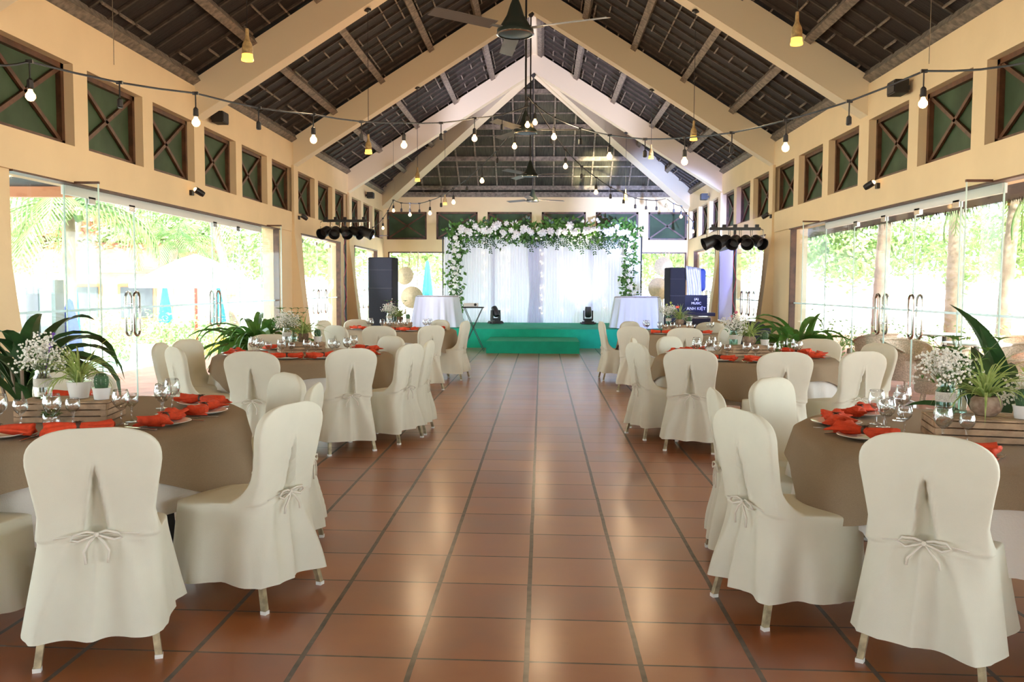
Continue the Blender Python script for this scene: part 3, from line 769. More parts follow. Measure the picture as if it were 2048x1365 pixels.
def moss_jar(seed):
    root = empty('moss_terrarium'); r = random.Random(seed)
    lathe_obj([(.001, 0), (.036, .0), (.040, .02), (.040, .055), (.028, .072), (.029, .080)], m_ware, 'jar', root, 24)
    m = MB()
    for k in range(120): a = r.uniform(0, 6.28); q = r.uniform(0, .034); m.leaf((q*cos(a), q*sin(a), .04+.02*r.random()), a, r.uniform(.3, 1.4), .03, .010, .8, 3)
    m.build('moss', m_leaf, root)
    return root
def foliage_sprig(seed, L_=.30):
    r = random.Random(seed); root = empty('leafy_sprig_vase')
    lathe_obj([(.001, 0), (.026, 0), (.028, .06), (.018, .09), (.019, .11)], m_water, 'vase', root, 20)
    m = MB(); s = MB()
    for k in range(5):
        az = r.uniform(0, 6.28); x = y = 0; z = .08; lean = r.uniform(.05, .2)
        pts = [(cos(az)*lean*t*t, sin(az)*lean*t*t, .04+L_*t) for t in [i/6 for i in range(7)]]; s.tube(pts, .0018, 5)
        for i in range(2, 7):
            for q in (0, 1, 2): m.leaf(pts[i], az+q*2.1+i, .5, .055, .022, .6, 4)
    s.build('stems', m_stem, root); m.build('leaves', m_leaf, root)
    return root
PINK = [(m_pink, .03, .03, .33, .03), (m_pink, -.02, .02, .29, .026), (m_breath, .05, .0, .38, .018)]
PURP = [(m_purple, .06, -.03, .27, .024), (m_purple, .03, .06, .33, .018)]
LIME = [(m_yellowgreen, .03, .0, .34, .035), (m_yellowgreen, -.03, .03, .31, .03), (m_yellowgreen, .06, .04, .30, .03)]
def centrepiece(c, rot, ph, kind):
    cr = place(crate0, (c[0], c[1], TT), R(rot), 'pale slatted wooden crate on %s' % ph, 'crate', 'slatted crates on the tables'); cr.scale = (1, 1, .8); z = TT+.107
    def pp(x, y): a = R(rot); return (c[0]+x*cos(a)-y*sin(a), c[1]+x*sin(a)+y*cos(a), z)
    def put(o, xy, lab, cat, g, rz=0, zz=None):
        p = pp(*xy); o.location = (p[0], p[1], z if zz is None else zz); o.rotation_euler.z = rz; tag(o, lab+' on '+ph, cat, g)
    ex, sp, lab = kind
    put(flower_jar(rot+3, ex, glass='clear' if sp != 'clay' else 'green'), (-.145, .02), 'jar of baby\'s breath%s' % lab, 'flowers', 'flower jars on the crates')
    put(spider(rot+5, sp), (.03, .03), 'striped spider plant in %s pot' % {'clay': 'speckled clay', 'bark': 'dark bark', 'white': 'white'}[sp], 'plant', 'spider plants on the crates')
    put(cactus(rot), (.165, -.04), 'small ribbed cactus in white pot', 'cactus', 'cacti on the crates')
    return put
KIND = [(PURP, 'white', ' with purple bloom'), (None, 'bark', ' with pale heads'), (PINK, 'bark', ' with pink bloom'), (None, 'clay', ' in blue-green glass'), (PINK, 'clay', ' with pink blooms'), (LIME, 'clay', ' with lime blooms')]
CPOS = [(-2.42, 4.42, 8), (-2.50, 9.05, 25), (-2.33, 14.2, 5), (2.02, 4.08, -12), (2.10, 9.0, 12), (2.12, 13.7, 0)]
for i, t in enumerate(TB):
    c = t['c']; ph = t['ph']; rz = R(t['rot'])
    place(tp, (c[0], c[1], 0), rz, 'round folding banquet table under brown and white cloths, %s' % ph.replace(' table', ''), 'table', 'round banquet tables')
    w_ = cw[i % 2].build('tablecloth', m_white, None, (c[0], c[1], 0), rz, smooth='all'); tag(w_, 'long white undercloth hanging below brown burlap, %s' % ph, 'tablecloth', 'white undercloths')
    b_ = cb[i % 3].build('table_overlay', m_burlap, None, (c[0], c[1], 0), rz, smooth='all'); tag(b_, 'brown burlap overlay with hanging corners, %s' % ph, 'tablecloth', 'burlap overlays')
    cx, cy, cr_ = CPOS[i]; put = centrepiece((cx, cy), cr_, ph, KIND[i])
    if i == 0: put(moss_jar(3), (-.02, -.20), 'small dark moss jar', 'terrarium', None, zz=TT)
    if i in (1, 2, 3): put(foliage_sprig(i), (-.06, .10), 'thin vase of upright leafy sprigs', 'vase', 'leafy sprigs on the crates')
    if i == 3:
        o = moss_jar(8); put(o, (.29, .02), 'glass jar of bright green moss', 'terrarium', None, zz=TT)
        o = flower_jar(77, LIME, .12); put(o, (.26, .14), 'second jar of baby\'s breath with lime orchids', 'flowers', None, zz=TT)
    k = 0
    for p, fx, fy, look, seat in t['ch']:
        d = V((p[0]-c[0], p[1]-c[1], 0)).normalized(); tg = V((-d.y, d.x, 0)); a = atan2(d.y, d.x); j = rnd.uniform(-.12, .12)
        def q(rad, off): v_ = V((c[0], c[1], TT))+d*rad+tg*off; return v_
        w3 = ', %s, %s' % (seat, ph)
        place(plate0, q(.69, 0), 0, 'white plate under red napkin'+w3, 'plate', 'dinner plates')
        np_ = q(.69, .0); np_.z += .009
        place(nap[k % 3], np_, a+pi/2+j*2+(0.4 if k % 2 else 0), 'red napkin in brown ring'+w3, 'napkin', 'ringed napkins')
        place(g_big, q(.50, -.10), a, 'larger wine glass'+w3, 'glass', 'larger wine glasses')
        place(g_small, q(.47, -.01), a, 'smaller stemmed glass'+w3, 'glass', 'smaller stemmed glasses')
        place(fork0, q(.69, .155), a+pi/2, 'steel fork'+w3, 'fork', 'forks')
        place(knife0, q(.69, -.155), a+pi/2, 'steel knife'+w3, 'knife', 'knives')
        k += 1
# ================================================================ STAGE
o = MB().bx(-3.15, 3.0, 20.75, 26.2, 0, .45).build('stage_platform', m_green); tag(o, 'low stage covered in green carpet at the end of the aisle', 'stage')
o = MB().bx(-1.20, .83, 19.05, 20.74, 0, .265).build('stage_step', m_green); tag(o, 'wide green carpeted step in front of the stage', 'step')
cur = empty('backdrop_curtain', (0, 24.5, .45)); tag(cur, 'white sheer curtain backdrop hung behind the stage', 'curtain')
def drape(x0, x1, y, z0, z1, per, amp, seed, gather=0):
    r = random.Random(seed); a = [r.uniform(0, 6.28) for _ in range(4)]
    def fn(u, v):
        z = z0+(z1-z0)*v; x = x0+(x1-x0)*u
        if gather: m_ = (x0+x1)/2; x = m_+(x-m_)*(1-gather*exp(-((z-z0-.9)/.55)**2)*.8)
        return (x, y+amp*sin(2*pi*u*per+a[0])*(1-.35*v)+.5*amp*sin(2*pi*u*per*2.3+a[1]+z*.6), z)
    return MB().grid(fn, int(per*9), 12)
for k, (x0, x1) in enumerate([(-2.72, -1.30), (-1.40, .05), (-.05, 1.42), (1.32, 2.74)]):
    drape(x0, x1, 0+.03*(k % 2), 0.0, 2.38, 15, .022, k).build('curtain_panel', m_curtain, cur, smooth='all')
drape(-.40, .02, -.07, 0, 2.36, 7, .025, 21, .45).build('gathered_panel', m_curtain, cur, smooth='all')
f = MB(); f.tube([(-2.76, .05, 0), (-2.76, .05, 2.40)], .02, 8); f.tube([(2.76, .05, 0), (2.76, .05, 2.40)], .02, 8); f.tube([(-2.78, .05, 2.39), (2.78, .05, 2.39)], .018, 8); f.build('curtain_frame', m_darkmetal, cur)
fl = MB()
for x in (-1.1, -.95, -.03, .02, .55, 1.02, 1.75, -1.6):
    for k in range(6): fl.ball((x+U(-.03, .03), -.06, .35+k*.33+U(-.1, .1)), .016, 6)
fl.build('fairy_lights', m_fairy, cur)
# floral garland
gar = empty('floral_garland', (0, 24.30, .45)); tag(gar, 'garland of white flowers and greenery framing the white backdrop', 'garland')
gm = MB(); dk = MB(); wl = MB(); rg = random.Random(5)
def leafcloud(m, c, n_, sx, sz, L0, L1, sy=.10):
    for _ in range(n_):
        p = V((c[0]+rg.gauss(0, sx), c[1]+rg.gauss(0, sy), c[2]+rg.gauss(0, sz)))
        m.flat(p, (rg.gauss(0, .5), -1, rg.gauss(0, .6)), (rg.gauss(0, 1), rg.gauss(0, .4), rg.gauss(0, 1)), rg.uniform(L0, L1), rg.uniform(.35, .55)*L1)
x = -2.45
while x < 2.50:
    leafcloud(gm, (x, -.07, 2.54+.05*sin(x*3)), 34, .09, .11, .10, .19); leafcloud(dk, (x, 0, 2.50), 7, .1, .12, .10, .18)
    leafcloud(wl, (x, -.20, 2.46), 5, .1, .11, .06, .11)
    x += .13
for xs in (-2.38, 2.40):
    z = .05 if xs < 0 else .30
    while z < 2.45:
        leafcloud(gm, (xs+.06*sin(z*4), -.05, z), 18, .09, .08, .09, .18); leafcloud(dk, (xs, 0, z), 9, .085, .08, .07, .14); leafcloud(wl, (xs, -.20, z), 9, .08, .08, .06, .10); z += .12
# hanging sprigs: paired dark leaves along a thin stem
x = -2.05
while x < 2.25:
    ln = rg.uniform(.30, .55); n_ = int(ln/.055); cv_ = rg.uniform(-.12, .12)
    for br in (-1, 0, 1):
        for k in range(n_):
            t = k/n_; p = V((x+br*(.03+.13*t)+cv_*t*t, -.12-.03*rg.random(), 2.40-ln*t*(1-.30*abs(br))))
            for s in (-1, 1): dk.flat(p, (rg.gauss(0, .3), -1, rg.gauss(0, .3)), (s*rg.uniform(.5, 1)+br*.2, 0, -rg.uniform(.3, 1)), rg.uniform(.07, .09), .04)
    x += rg.uniform(.27, .42)
for x, z in ((-1.95, 2.66), (-1.55, 2.68), (-.75, 2.66), (-.42, 2.76), (.62, 2.70), (1.18, 2.68), (1.45, 2.72), (1.95, 2.66), (-1.25, 2.62), (.2, 2.66)):
    m_ = wl if rg.random() < .5 else dk
    for s in range(11): a = rg.uniform(.3, 2.85); m_.flat((x+.06*cos(a), -.1, z+.09*sin(a)), (0, -1, 0), (cos(a), 0, sin(a)), .10, .045)
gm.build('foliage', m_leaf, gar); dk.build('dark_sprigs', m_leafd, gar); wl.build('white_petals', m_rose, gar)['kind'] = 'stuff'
rp = MB()
for q in range(3):
    for k in range(5+q): a = k*6.28/(5+q)+q; rp.ball((cos(a)*.028*(q+.5)*.8, -.018*(2-q), sin(a)*.028*(q+.5)*.8), .026, 6, (1, .45, 1))
r0 = rp.build('rose', m_rose, gar, (0, 0, 0), smooth='all'); RS = []
for k in range(44): RS.append((-2.3+4.65*(k+rg.random())/44, -.27+rg.uniform(-.03, .03), 2.52+rg.gauss(0, .07), rg.uniform(.8, 1.5)))
for xs in (-2.38, 2.40):
    for k in range(13): RS.append((xs+rg.gauss(0, .05), -.24, .35+k*.165, rg.uniform(.6, 1.1)))
for i, (x, y, z, s) in enumerate(RS):
    o = r0 if i == 0 else r0.copy()
    if i: C.objects.link(o)
    o.location = (x, y, z); o.scale = (s, s, s); o.rotation_euler = (0, rg.uniform(0, 6), 0)
# skirted round tables on the stage
def skirt_table(x, y, z, label, rad=.60, h=.92):
    root = empty('cocktail_table', (x, y, z)); tag(root, label, 'table', 'skirted tables on the stage')
    MB().lathe([(.001, h-.04), (rad, h-.04), (rad, h-.015), (.001, h-.015)], 32).build('tabletop', m_purlin, root)
    MB().lathe([(.25, 0), (.04, .04), (.03, h-.04)], 16).build('pedestal', m_darkmetal, root)
    m = MB(); N = 120
    def fn(u, v):
        a = 2*pi*u; q = v
        if q < .12: rr = rad*q/.12+.004; zz = h
        else: t = (q-.12)/.88; rr = rad+.01+.10*t+.035*t*sin(15*a)+.02*t*sin(26*a+1); zz = h-.002-(h-.02)*t
        return (rr*cos(a), rr*sin(a), zz)
    m.grid(fn, N, 18, wrap=True).build('table_skirt', m_dress, root, smooth='all')
    return root
skirt_table(-2.55, 21.45, 0.45, 'round table in floor-length white cloth on the stage, below bamboo hats', .52, .78)
skirt_table(2.33, 21.5, 0.45, 'round table in pale blue-lit white cloth holding acrylic boxes', .55, .78)
bx_ = empty('acrylic_box', (2.40, 21.5, 1.23)); tag(bx_, 'stack of clear acrylic trays on the blue-lit skirted table', 'box')
MB().bx(-.20, .20, -.12, .12, .0, .012).bx(-.20, .20, -.12, .12, .06, .07).bx(-.2, .2, -.12, .12, .12, .13).build('tray', m_dress, bx_)
for s in (-1, 1): MB().bx(s*.19, s*.18, -.11, .11, 0, .125).build('side_panel', m_glass, bx_)
# moving head lights
def moving_head(x, y, z, tilt, rz, label):
    root = empty('moving_head_light', (x, y, z), rz); tag(root, label, 'stage light', 'moving head lights')
    m = MB(); m.box((0, 0, .045), (.36, .26, .07), taper=(.85, .85)); m.box((0, 0, .09), (.20, .2, .04)); m.build('base', m_black, root)
    for sx in (-1, 1): MB().box((sx*.19, 0, .035), (.05, .12, .03)).build('carry_handle', m_black, root)
    y_ = MB(); y_.box((0, 0, .13), (.26, .12, .05)); 
    for sx in (-1, 1): y_.box((sx*.115, 0, .25), (.035, .11, .24), taper=(1, .7))
    y_.build('yoke', m_black, root)
    h = MB(); h.lathe([(.001, -.14), (.06, -.135), (.085, -.10), (.088, .08), (.075, .15), (.07, .15), (.001, .14)], 20); ho = h.build('lamp_head', m_black, root, (0, 0, .32), smooth=True); ho.rotation_euler = (tilt, 0, 0)
    ln_ = MB().lathe([(.001, .145), (.068, .145)], 18).build('lens', m_steel, ho)
    return root
moving_head(at(991, 652, Y=23.6).x, 23.6, .45, R(-35), R(35), 'black moving head light tilted sideways, left of stage centre')
moving_head(at(1176, 652, Y=23.6).x, 23.6, .45, 0, 0, 'black moving head light pointing straight up on green stage')
# projector table with crossed legs
pt = empty('folding_stand', (-1.52, 19.6, 0)); tag(pt, 'small black folding stand with crossed legs holding the projector', 'table')
MB().box((0, 0, .985), (.46, .34, .025)).build('tabletop', m_black, pt)
for s in (-1, 1):
    for yy in (-.14, .14): MB().beam((-s*.20, yy, .97), (s*.24, yy, .01), .022, .012).build('leg', m_darkmetal, pt)
pj = empty('projector', (-1.57, 19.6, .998)); tag(pj, 'white projector lying on the small folding stand', 'projector')
MB().box((0, 0, .045), (.32, .24, .075)).build('body', m_china, pj); MB().lathe([(.001, 0), (.03, 0), (.03, .02), (.001, .02)], 16).build('lens', m_black, pj, (.10, -.12, .05)).rotation_euler.x = pi/2
# loudspeakers
def loudspeaker(c, w_, d, h, rz, label, logo=False):
    root = empty('loudspeaker', c, rz); tag(root, label, 'loudspeaker')
    m = MB(); m.box((0, 0, h/2), (w_, d, h)); o = m.build('cloth_cover', m_blackcloth, root); bm_ = o.modifiers.new('b', 'BEVEL'); bm_.width = .03; bm_.segments = 3
    MB().bx(-w_/2-.004, w_/2+.004, -d/2-.006, -d/2, h*.66, h*.665).bx(-w_/2-.004, w_/2+.004, -d/2-.006, -d/2, h*.86, h*.863).build('seam', m_darkmetal, root)
    return root
l1 = loudspeaker((-3.72, 20.6, 0), .58, .55, 2.12, R(-6), 'tall black covered loudspeaker stack by the far windows')
l2 = loudspeaker((3.05, 20.3, 0), .36, .5, 1.90, R(8), 'navy loudspeaker stack with small red badge and silver cover')
MB().bx(-.04, .04, -.262, -.252, .98, 1.03).build('red_badge', m_red, l2)
def cov(u, v):
    x = .19+.34*v; s = u*2-1
    return (x+.02*sin(9*u), -.28+.56*abs(s)**1.0*(1 if s > 0 else 0)+.02*sin(20*v+7*u), 1.94-.05*v-(1-abs(s))*0-(.9+.25*sin(7*v))*max(0, -s)*1.0-.3*max(0, s))
MB().grid(cov, 24, 20).build('silver_drape', m_silver, l2, smooth='all')
m = MB(); m.box((.58, .0, 1.62), (.20, .45, .52)); o = m.build('blue_hood', m_blue, l2); bm_ = o.modifiers.new('b', 'BEVEL'); bm_.width = .08; bm_.segments = 4
# mixer rack with lettering
rk = empty('mixer_rack', (3.20, 18.3, 0), R(-5)); tag(rk, 'black equipment flight case with a lettered lid, beside the loudspeaker', 'flight case')
MB().box((0, 0, .42), (.54, .5, .84)).build('case_body', m_black, rk); MB().box((0, .05, 1.08), (.46, .06, .42), Matrix.Rotation(R(-8), 3, 'X')).build('lid', m_blackcloth, rk)
for z in (.30, .58, .83): MB().box((0, -.252, z), (.55, .012, .022)).build('metal_edging', m_steel, rk)
MB().box((.05, -.1, .90), (.62, .36, .07)).build('mixing_desk', m_black, rk)
def text(s_, size, loc, rot, name, mt, parent=None, ext=.002):
    c_ = bpy.data.curves.new(name, 'FONT'); c_.body = s_; c_.size = size; c_.extrude = ext; c_.align_x = 'CENTER'; c_.materials.append(mt)
    o = bpy.data.objects.new(name, c_); C.objects.link(o); o.location = loc; o.rotation_euler = rot
    if parent: o.parent = parent
    bpy.context.view_layer.update(); me = bpy.data.meshes.new_from_object(o); n2 = bpy.data.objects.new(name, me); C.objects.link(n2); n2.location = loc; n2.rotation_euler = rot; n2.parent = parent; bpy.data.objects.remove(o)
    return n2
text('ANH KIỆT', .085, (0, .004, .985), (R(82), 0, 0), 'lettering', m_letter, rk)
text('MUSIC', .07, (0, -.006, 1.10), (R(82), 0, 0), 'lettering', m_letter, rk)
text('(A)', .07, (0, -.016, 1.185), (R(82), 0, 0), 'emblem', m_letter, rk)
text('V', .12, (0, -.262, .62), (R(90), 0, 0), 'lettering', m_letter, rk)
cv = MB(); cv.lathe([(.001, .86), (.25, .84), (.42, .72), (.50, .5), (.52, .0)], 28, fn=lambda a, z: 1+.03*sin(7*a+z*5)); o = cv.build('covered_equipment', m_blackcloth, None, (3.66, 15.9, 0), smooth='all'); tag(o, 'dark navy cloth cover over a rounded heap behind the middle table', 'cover')
# projection screen on a stand, angled to the hall
ps = empty('projection_screen', (3.72, 17.7, 0), 0); tag(ps, 'tall lilac-lit projection screen with black border by the doors', 'screen')
a_, b_ = at(1437, 640, Y=18.6), at(1469, 645, Y=16.6); ps.location = ((a_.x+b_.x)/2, 17.6, 0); dv_ = V((b_.x-a_.x, b_.y-a_.y, 0)); Ls = dv_.length; ps.rotation_euler.z = atan2(dv_.y, dv_.x)
MB().box((0, 0, 1.50), (Ls-.06, .006, 1.42)).build('screen_fabric', m_lilac, ps); MB().bx(-Ls/2, Ls/2, .004, .012, .78, 2.27).bx(-Ls/2, -Ls/2+.06, -.012, .012, .78, 2.27).bx(Ls/2-.06, Ls/2, -.012, .012, .78, 2.27).bx(-Ls/2, Ls/2, -.012, .012, 2.20, 2.27).build('black_border', m_black, ps)
MB().tube([(-Ls/2-.02, .0, 2.28), (Ls/2+.02, .0, 2.28)], .035, 10).build('roller_case', m_darkmetal, ps); MB().box((0, 0, .77), (Ls, .03, .03)).build('bottom_bar', m_rail, ps)
# conical hats on bamboo poles by the end windows
for i, (px, py, rr, lab) in enumerate([(810, 552, .36, 'higher palm-leaf hat left of the backdrop'), (824, 595, .44, 'lower palm-leaf hat left of the backdrop'), (1327, 533, .36, 'higher bluish conical hat right of the backdrop'), (1318, 578, .44, 'lower bluish conical hat right of the backdrop')]):
    p = at(px, py, Y=25.7); root = empty('conical_hat_pole', (p.x, 25.7, 0)); tag(root, lab+', on bamboo poles', 'hat', 'conical hats by the end windows')
    h = MB().lathe([(.001, .17), (rr*.45, .08), (rr*.75, .0)], 32).build('conical_hat', m_hat, root, (0, 0, p.z), smooth=True); h.rotation_euler = (R(80), 0, R(10 if i % 2 else -14))
    b = MB(); b.tube([(-.04, .02, 0), (.04*(1 if i % 2 else -1)+.10, .04, p.z+.1), (.18, .04, 2.5)], .012, 6); b.build('bamboo_pole', m_bamboo, root)
    b = MB(); b.tube([(.06, .05, 0), (-.1, .06, 2.4)], .010, 6); b.build('bamboo_pole', m_bamboo, root)
# T-bar light stands with four par cans each
def t_stand(x, y, zt, label, dirs):
    root = empty('light_stand', (x, y, 0)); tag(root, label, 'light stand', 'T-bar light stands')
    MB().tube([(0, 0, .1), (0, 0, zt)], .024, 10).build('pole', m_black, root)
    for k in range(3): a = k*2.09+.5; MB().tube([(0, 0, .55), (cos(a)*.5, sin(a)*.5, .012)], .014, 6).build('leg', m_black, root)
    MB().beam((-.44, 0, zt), (.44, 0, zt), .05, .05).build('crossbar', m_black, root)
    MB().tube([(0.03*sin(k*1.3), -.03, zt-.1-k*.13) for k in range(17)], .006, 5).build('red_cable', mat('red_cable', (.4, .03, .08), .5), root)
    for k in range(5):
        xk = -.38+.19*k
        h = MB().lathe([(.001, -.14), (.05, -.13), (.095, -.05), (.10, .10), (.115, .16), (.105, .16), (.09, .05), (.001, .03)], 18)
        ho = h.build('par_can', m_black, root, (xk, -.02, zt-.21), smooth=True); ho.rotation_euler = (R(112), 0, dirs+.45*(k-2)); ho.scale = (1.0, 1.0, 1.15)
        yk = MB(); yk.tube([(xk-.11, -.02, zt-.21), (xk-.11, 0, zt-.02), (xk, 0, zt+.03), (xk+.11, 0, zt-.02), (xk+.11, -.02, zt-.21)], .010, 5); yk.build('bracket', m_steel, root)
        MB().box((xk, 0, zt+.05), (.06, .06, .05)).build('clamp', m_black, root)
p = at(690, 440, Y=17.6); t_stand(p.x, 17.6, p.z-.02, 'tall light stand with five black par cans, loudspeaker side', R(30))
p = at(1470, 458, Y=15.6); t_stand(p.x, 15.6, p.z, 'tall light stand with five black par cans, screen side', R(-30))
# ================================================================ CEILING FANS, PENDANTS, STRING LIGHTS
def make_fan():
    root = empty('ceiling_fan')
    MB().tube([(0, 0, .16), (0, 0, 3.02)], .014, 8).build('down_rod', m_darkmetal, root)
    MB().lathe([(.001, 3.09), (.07, 3.09), (.06, 3.02), (.02, 2.97), (.014, 2.97)], 18).build('ceiling_cup', m_darkmetal, root)
    MB().lathe([(.02, .26), (.045, .20), (.075, .11), (.12, .035), (.155, -.01), (.155, -.035), (.145, -.045), (.06, -.05), (.001, -.05)], 30).build('motor_housing', mat('dark_green_motor', (.022, .032, .028), .3), root, smooth=True)
    MB().lathe([(.150, -.034), (.160, -.040), (.160, -.046), (.146, -.05)], 30).build('rim', m_steel, root, smooth=True)
    for k in range(3):
        b = MB(); b.box((.19, 0, -.005), (.12, .045, .008)); 
        rt = Matrix.Rotation(R(14), 3, 'X'); b.box((.52, 0, 0), (.60, .125, .006), rt)
        o = b.build('blade', m_blade, root); o.rotation_euler.z = k*2*pi/3
    return root
fan0 = make_fan()
for i, (y, z, a, lab) in enumerate([(7.55, 3.62, 10, 'large dark three-blade fan nearest the camera'), (12.33, 3.62, -25, 'second dark ceiling fan, behind the lit bulbs'), (17.13, 3.62, 5, 'third ceiling fan below the roof apex'), (21.9, 3.60, 35, 'farthest ceiling fan, low before the end windows')]):
    o = fan0 if i == 0 else copy_tree(fan0)
    o.location = (-.235, y, z); o.rotation_euler.z = R([98, 0, -5, 20][i]); tag(o, lab, 'ceiling fan', 'ceiling fans down the hall')
def make_pendant(cord):
    root = empty('bottle_pendant')
    MB().tube([(0, 0, .26), (0, 0, cord)], .004, 5).build('cord', m_darkmetal, root); MB().lathe([(.001, cord), (.05, cord), (.05, cord-.03), (.004, cord-.05)], 14).build('ceiling_cup', m_darkmetal, root)
    MB().lathe([(.014, .27), (.016, .20), (.022, .175), (.040, .14), (.044, .11), (.045, .055)], 20).build('straw_wrap', m_bottle, root, smooth=True)
    MB().lathe([(.045, .056), (.046, .03), (.052, .012), (.050, .0), (.044, .0), (.040, .02), (.001, .05)], 20).build('amber_shade', m_amber, root, smooth=True)
    return root
def under(x): return ZF+SL*(HW-abs(x-XC))
pn = [(495, 122, RY[1]+.0), (1593, 90, RY[1]), (737, 308, RY[2]), (1387, 281, RY[2]), (835, 363, RY[3]), (1302, 318, RY[3]), (890, 410, RY[4]), (1251, 401, RY[4])]
nm_ = ['nearest', 'nearest', 'second', 'second', 'third', 'third', 'farthest', 'farthest']
for i, (px, py, y) in enumerate(pn):
    p = at(px, py, Y=y); o = make_pendant(under(p.x)-p.z); o.location = p
    tag(o, '%s amber bottle pendant lamp on thin cord, %s side' % (nm_[i], 'parasol' if i % 2 == 0 else 'palm'), 'pendant lamp', 'bottle pendant lamps')
def sockets(root, p, lit, drop=.13, col=m_bulb):
    s = MB(); s.tube([(p[0], p[1], p[2]), (p[0], p[1], p[2]-drop)], .006, 5); s.lathe([(.010, -drop+.01), (.022, -drop-.005), (.024, -drop-.06), (.018, -drop-.07), (.001, -drop-.07)], 10, o=p); s.box((p[0], p[1], p[2]), (.05, .02, .025)); so_ = s.build('bulb_socket', m_black, root)
    if lit: MB().lathe([(.013, -drop-.065), (.018, -drop-.085), (.034, -drop-.108), (.035, -drop-.130), (.021, -drop-.150), (.001, -drop-.157)], 12, o=p).build('bulb', col, root, smooth=True)
def string_light(pts, lits, label, ends):
    """pts: bulb positions in the photograph turned into hall points; the cable runs through their tops"""
    root = empty('string_light', (0, 0, 0)); tag(root, label, 'string lights', 'bulb strings across the hall')
    P = [p+V((0, 0, .24)) for p in pts]; cab = [V(ends[0])]+P+[V(ends[1])]
    sm = []
    for i in range(len(cab)-1):
        for k in range(4): t = k/4; a, b = cab[i], cab[i+1]; q = a.lerp(b, t); q.z -= .03*sin(pi*t); sm.append(q)
    sm.append(cab[-1]); MB().tube(sm, .0085, 5).build('cable', m_black, root)
    for p, l in zip(P, lits):
        if l is not None: sockets(root, p, l, col=m_bulbb if l == 2 else m_bulb)
    for i in range(len(P)-1):
        m_ = (P[i]+P[i+1])/2; m_.z -= .03
        if lits[i] == 1 and lits[i+1] == 1: sockets(root, m_, False)
CT = V((-.20, 12.05, 4.02))
def on(px, py, a, b):   # the point of the vertical plane through plan points a, b seen at a pixel
    d = _fw*F+RT*(px-1024)-UP*(py-682.5); n_ = V((b[1]-a[1], a[0]-b[0], 0)); t = n_.dot(V((a[0], a[1], 0)))/n_.dot(d); return V((0, 0, EYE))+d*t
c2 = (CT.x, CT.y)
A = (-4.7, 4.9)
string_light([on(x, y, A, c2) for x, y in ((61, 190), (392, 243), (627, 278), (808, 289), (949, 276), (1055, 249))], [1]*6, 'string of bulbs from the parasol side wall to the middle fan', (on(-40, 122, A, c2), CT))
A = (4.3, 4.9)
string_light([on(x, y, A, c2) for x, y in ((1846, 205), (1571, 294), (1369, 322), (1219, 312), (1108, 273))], [1]*5, 'string of bulbs from the palm side wall to the middle fan', (on(2090, 118, A, c2), CT))
A = (-3.95, 22.0)
string_light([on(x, y, A, c2) for x, y in ((1029, 292), (964, 361), (907, 404), (860, 426), (820, 429), (787, 421), (766, 456), (746, 473), (730, 484), (714, 483))][::-1], [1, 1, 2, 1, 1, 1, 1, 1, 1, 1], 'string of bulbs from the middle fan to the loudspeaker corner', ((-3.95, 22.6, 2.75), CT))
A = (3.7, 22.0)
string_light([on(x, y, A, c2) for x, y in ((1070, 244), (1131, 332), (1192, 384), (1247, 412), (1292, 424), (1332, 419), (1362, 433), (1386, 463))][::-1], [1]*8, 'string of bulbs from the middle fan to the screen corner', ((3.9, 22.8, 2.9), CT))
# thin wires that hold the strings up from the roof
for i, (px, py, y) in enumerate(((228, 130, 7.1), (1858, 128, 7.3), (787, 385, 21.3))):
    p = at(px, py, Y=y); o = MB().tube([(p.x, p.y, p.z), (p.x, p.y, deck(p.x)-.02)], .003, 4).build('suspension_wire', m_steel); tag(o, ['thin wire holding the string near the parasol-side clerestory', 'thin wire holding the string near the palm-side clerestory', 'thin wire holding the corner bulbs near the stage'][i], 'wire')
# wall spots and small black speakers at the rafter feet
def wallspot(s, y, z, lab, lit=True):
    x = XC+s*(HW-.035); root = empty('wall_spotlight', (x, y, z)); tag(root, lab, 'spotlight', 'small black wall spotlights')
    MB().box((-s*.02, 0, 0), (.04, .07, .07)).build('wall_bracket', m_black, root)
    h = MB().lathe([(.001, -.08), (.035, -.075), (.042, -.04), (.042, .055), (.036, .055), (.03, .03), (.001, .03)], 16).build('lamp_head', m_black, root, (-s*.12, 0, .015), smooth=True); h.rotation_euler = (R(60), 0, R(50)*-s*-1)
    MB().ball((0, 0, .05), .030, 10).build('bulb', m_bulb if lit else m_steel, h)
wallspot(-1, at(390, 386, X=XL+.1).y, at(390, 386, X=XL+.1).z, 'lit black spotlight below the parasol-side clerestory'); wallspot(-1, 17.15, 2.78, 'unlit black spotlight above the slanted pilaster, parasol side', False)
wallspot(1, at(1748, 372, X=XR-.1).y, at(1748, 372, X=XR-.1).z, 'lit black spotlight below the palm-side clerestory'); wallspot(1, 16.9, 2.80, 'unlit black spotlight above the slanted pilaster, palm side', False)
for i, (px, py, s) in enumerate(((440, 236, -1), (741, 391, -1), (1796, 176, 1), (1408, 394, 1), (1374, 1, 0))):
    if s == 0: continue
    p = at(px, py, X=XC+s*(HW-.14)); root = empty('ceiling_speaker', p); tag(root, 'small black box speaker at %s roof frame foot, %s side' % ('a near' if i % 2 == 0 else 'a far', 'parasol' if s < 0 else 'palm'), 'speaker', 'small black box speakers')
    MB().box((0, 0, 0), (.16, .24, .16)).build('speaker_box', m_black, root); MB().box((-s*.085, 0, 0), (.01, .21, .13)).build('grille', m_darkmetal, root); MB().box((s*.10, 0, .0), (.06, .05, .05)).build('bracket', m_darkmetal, root)
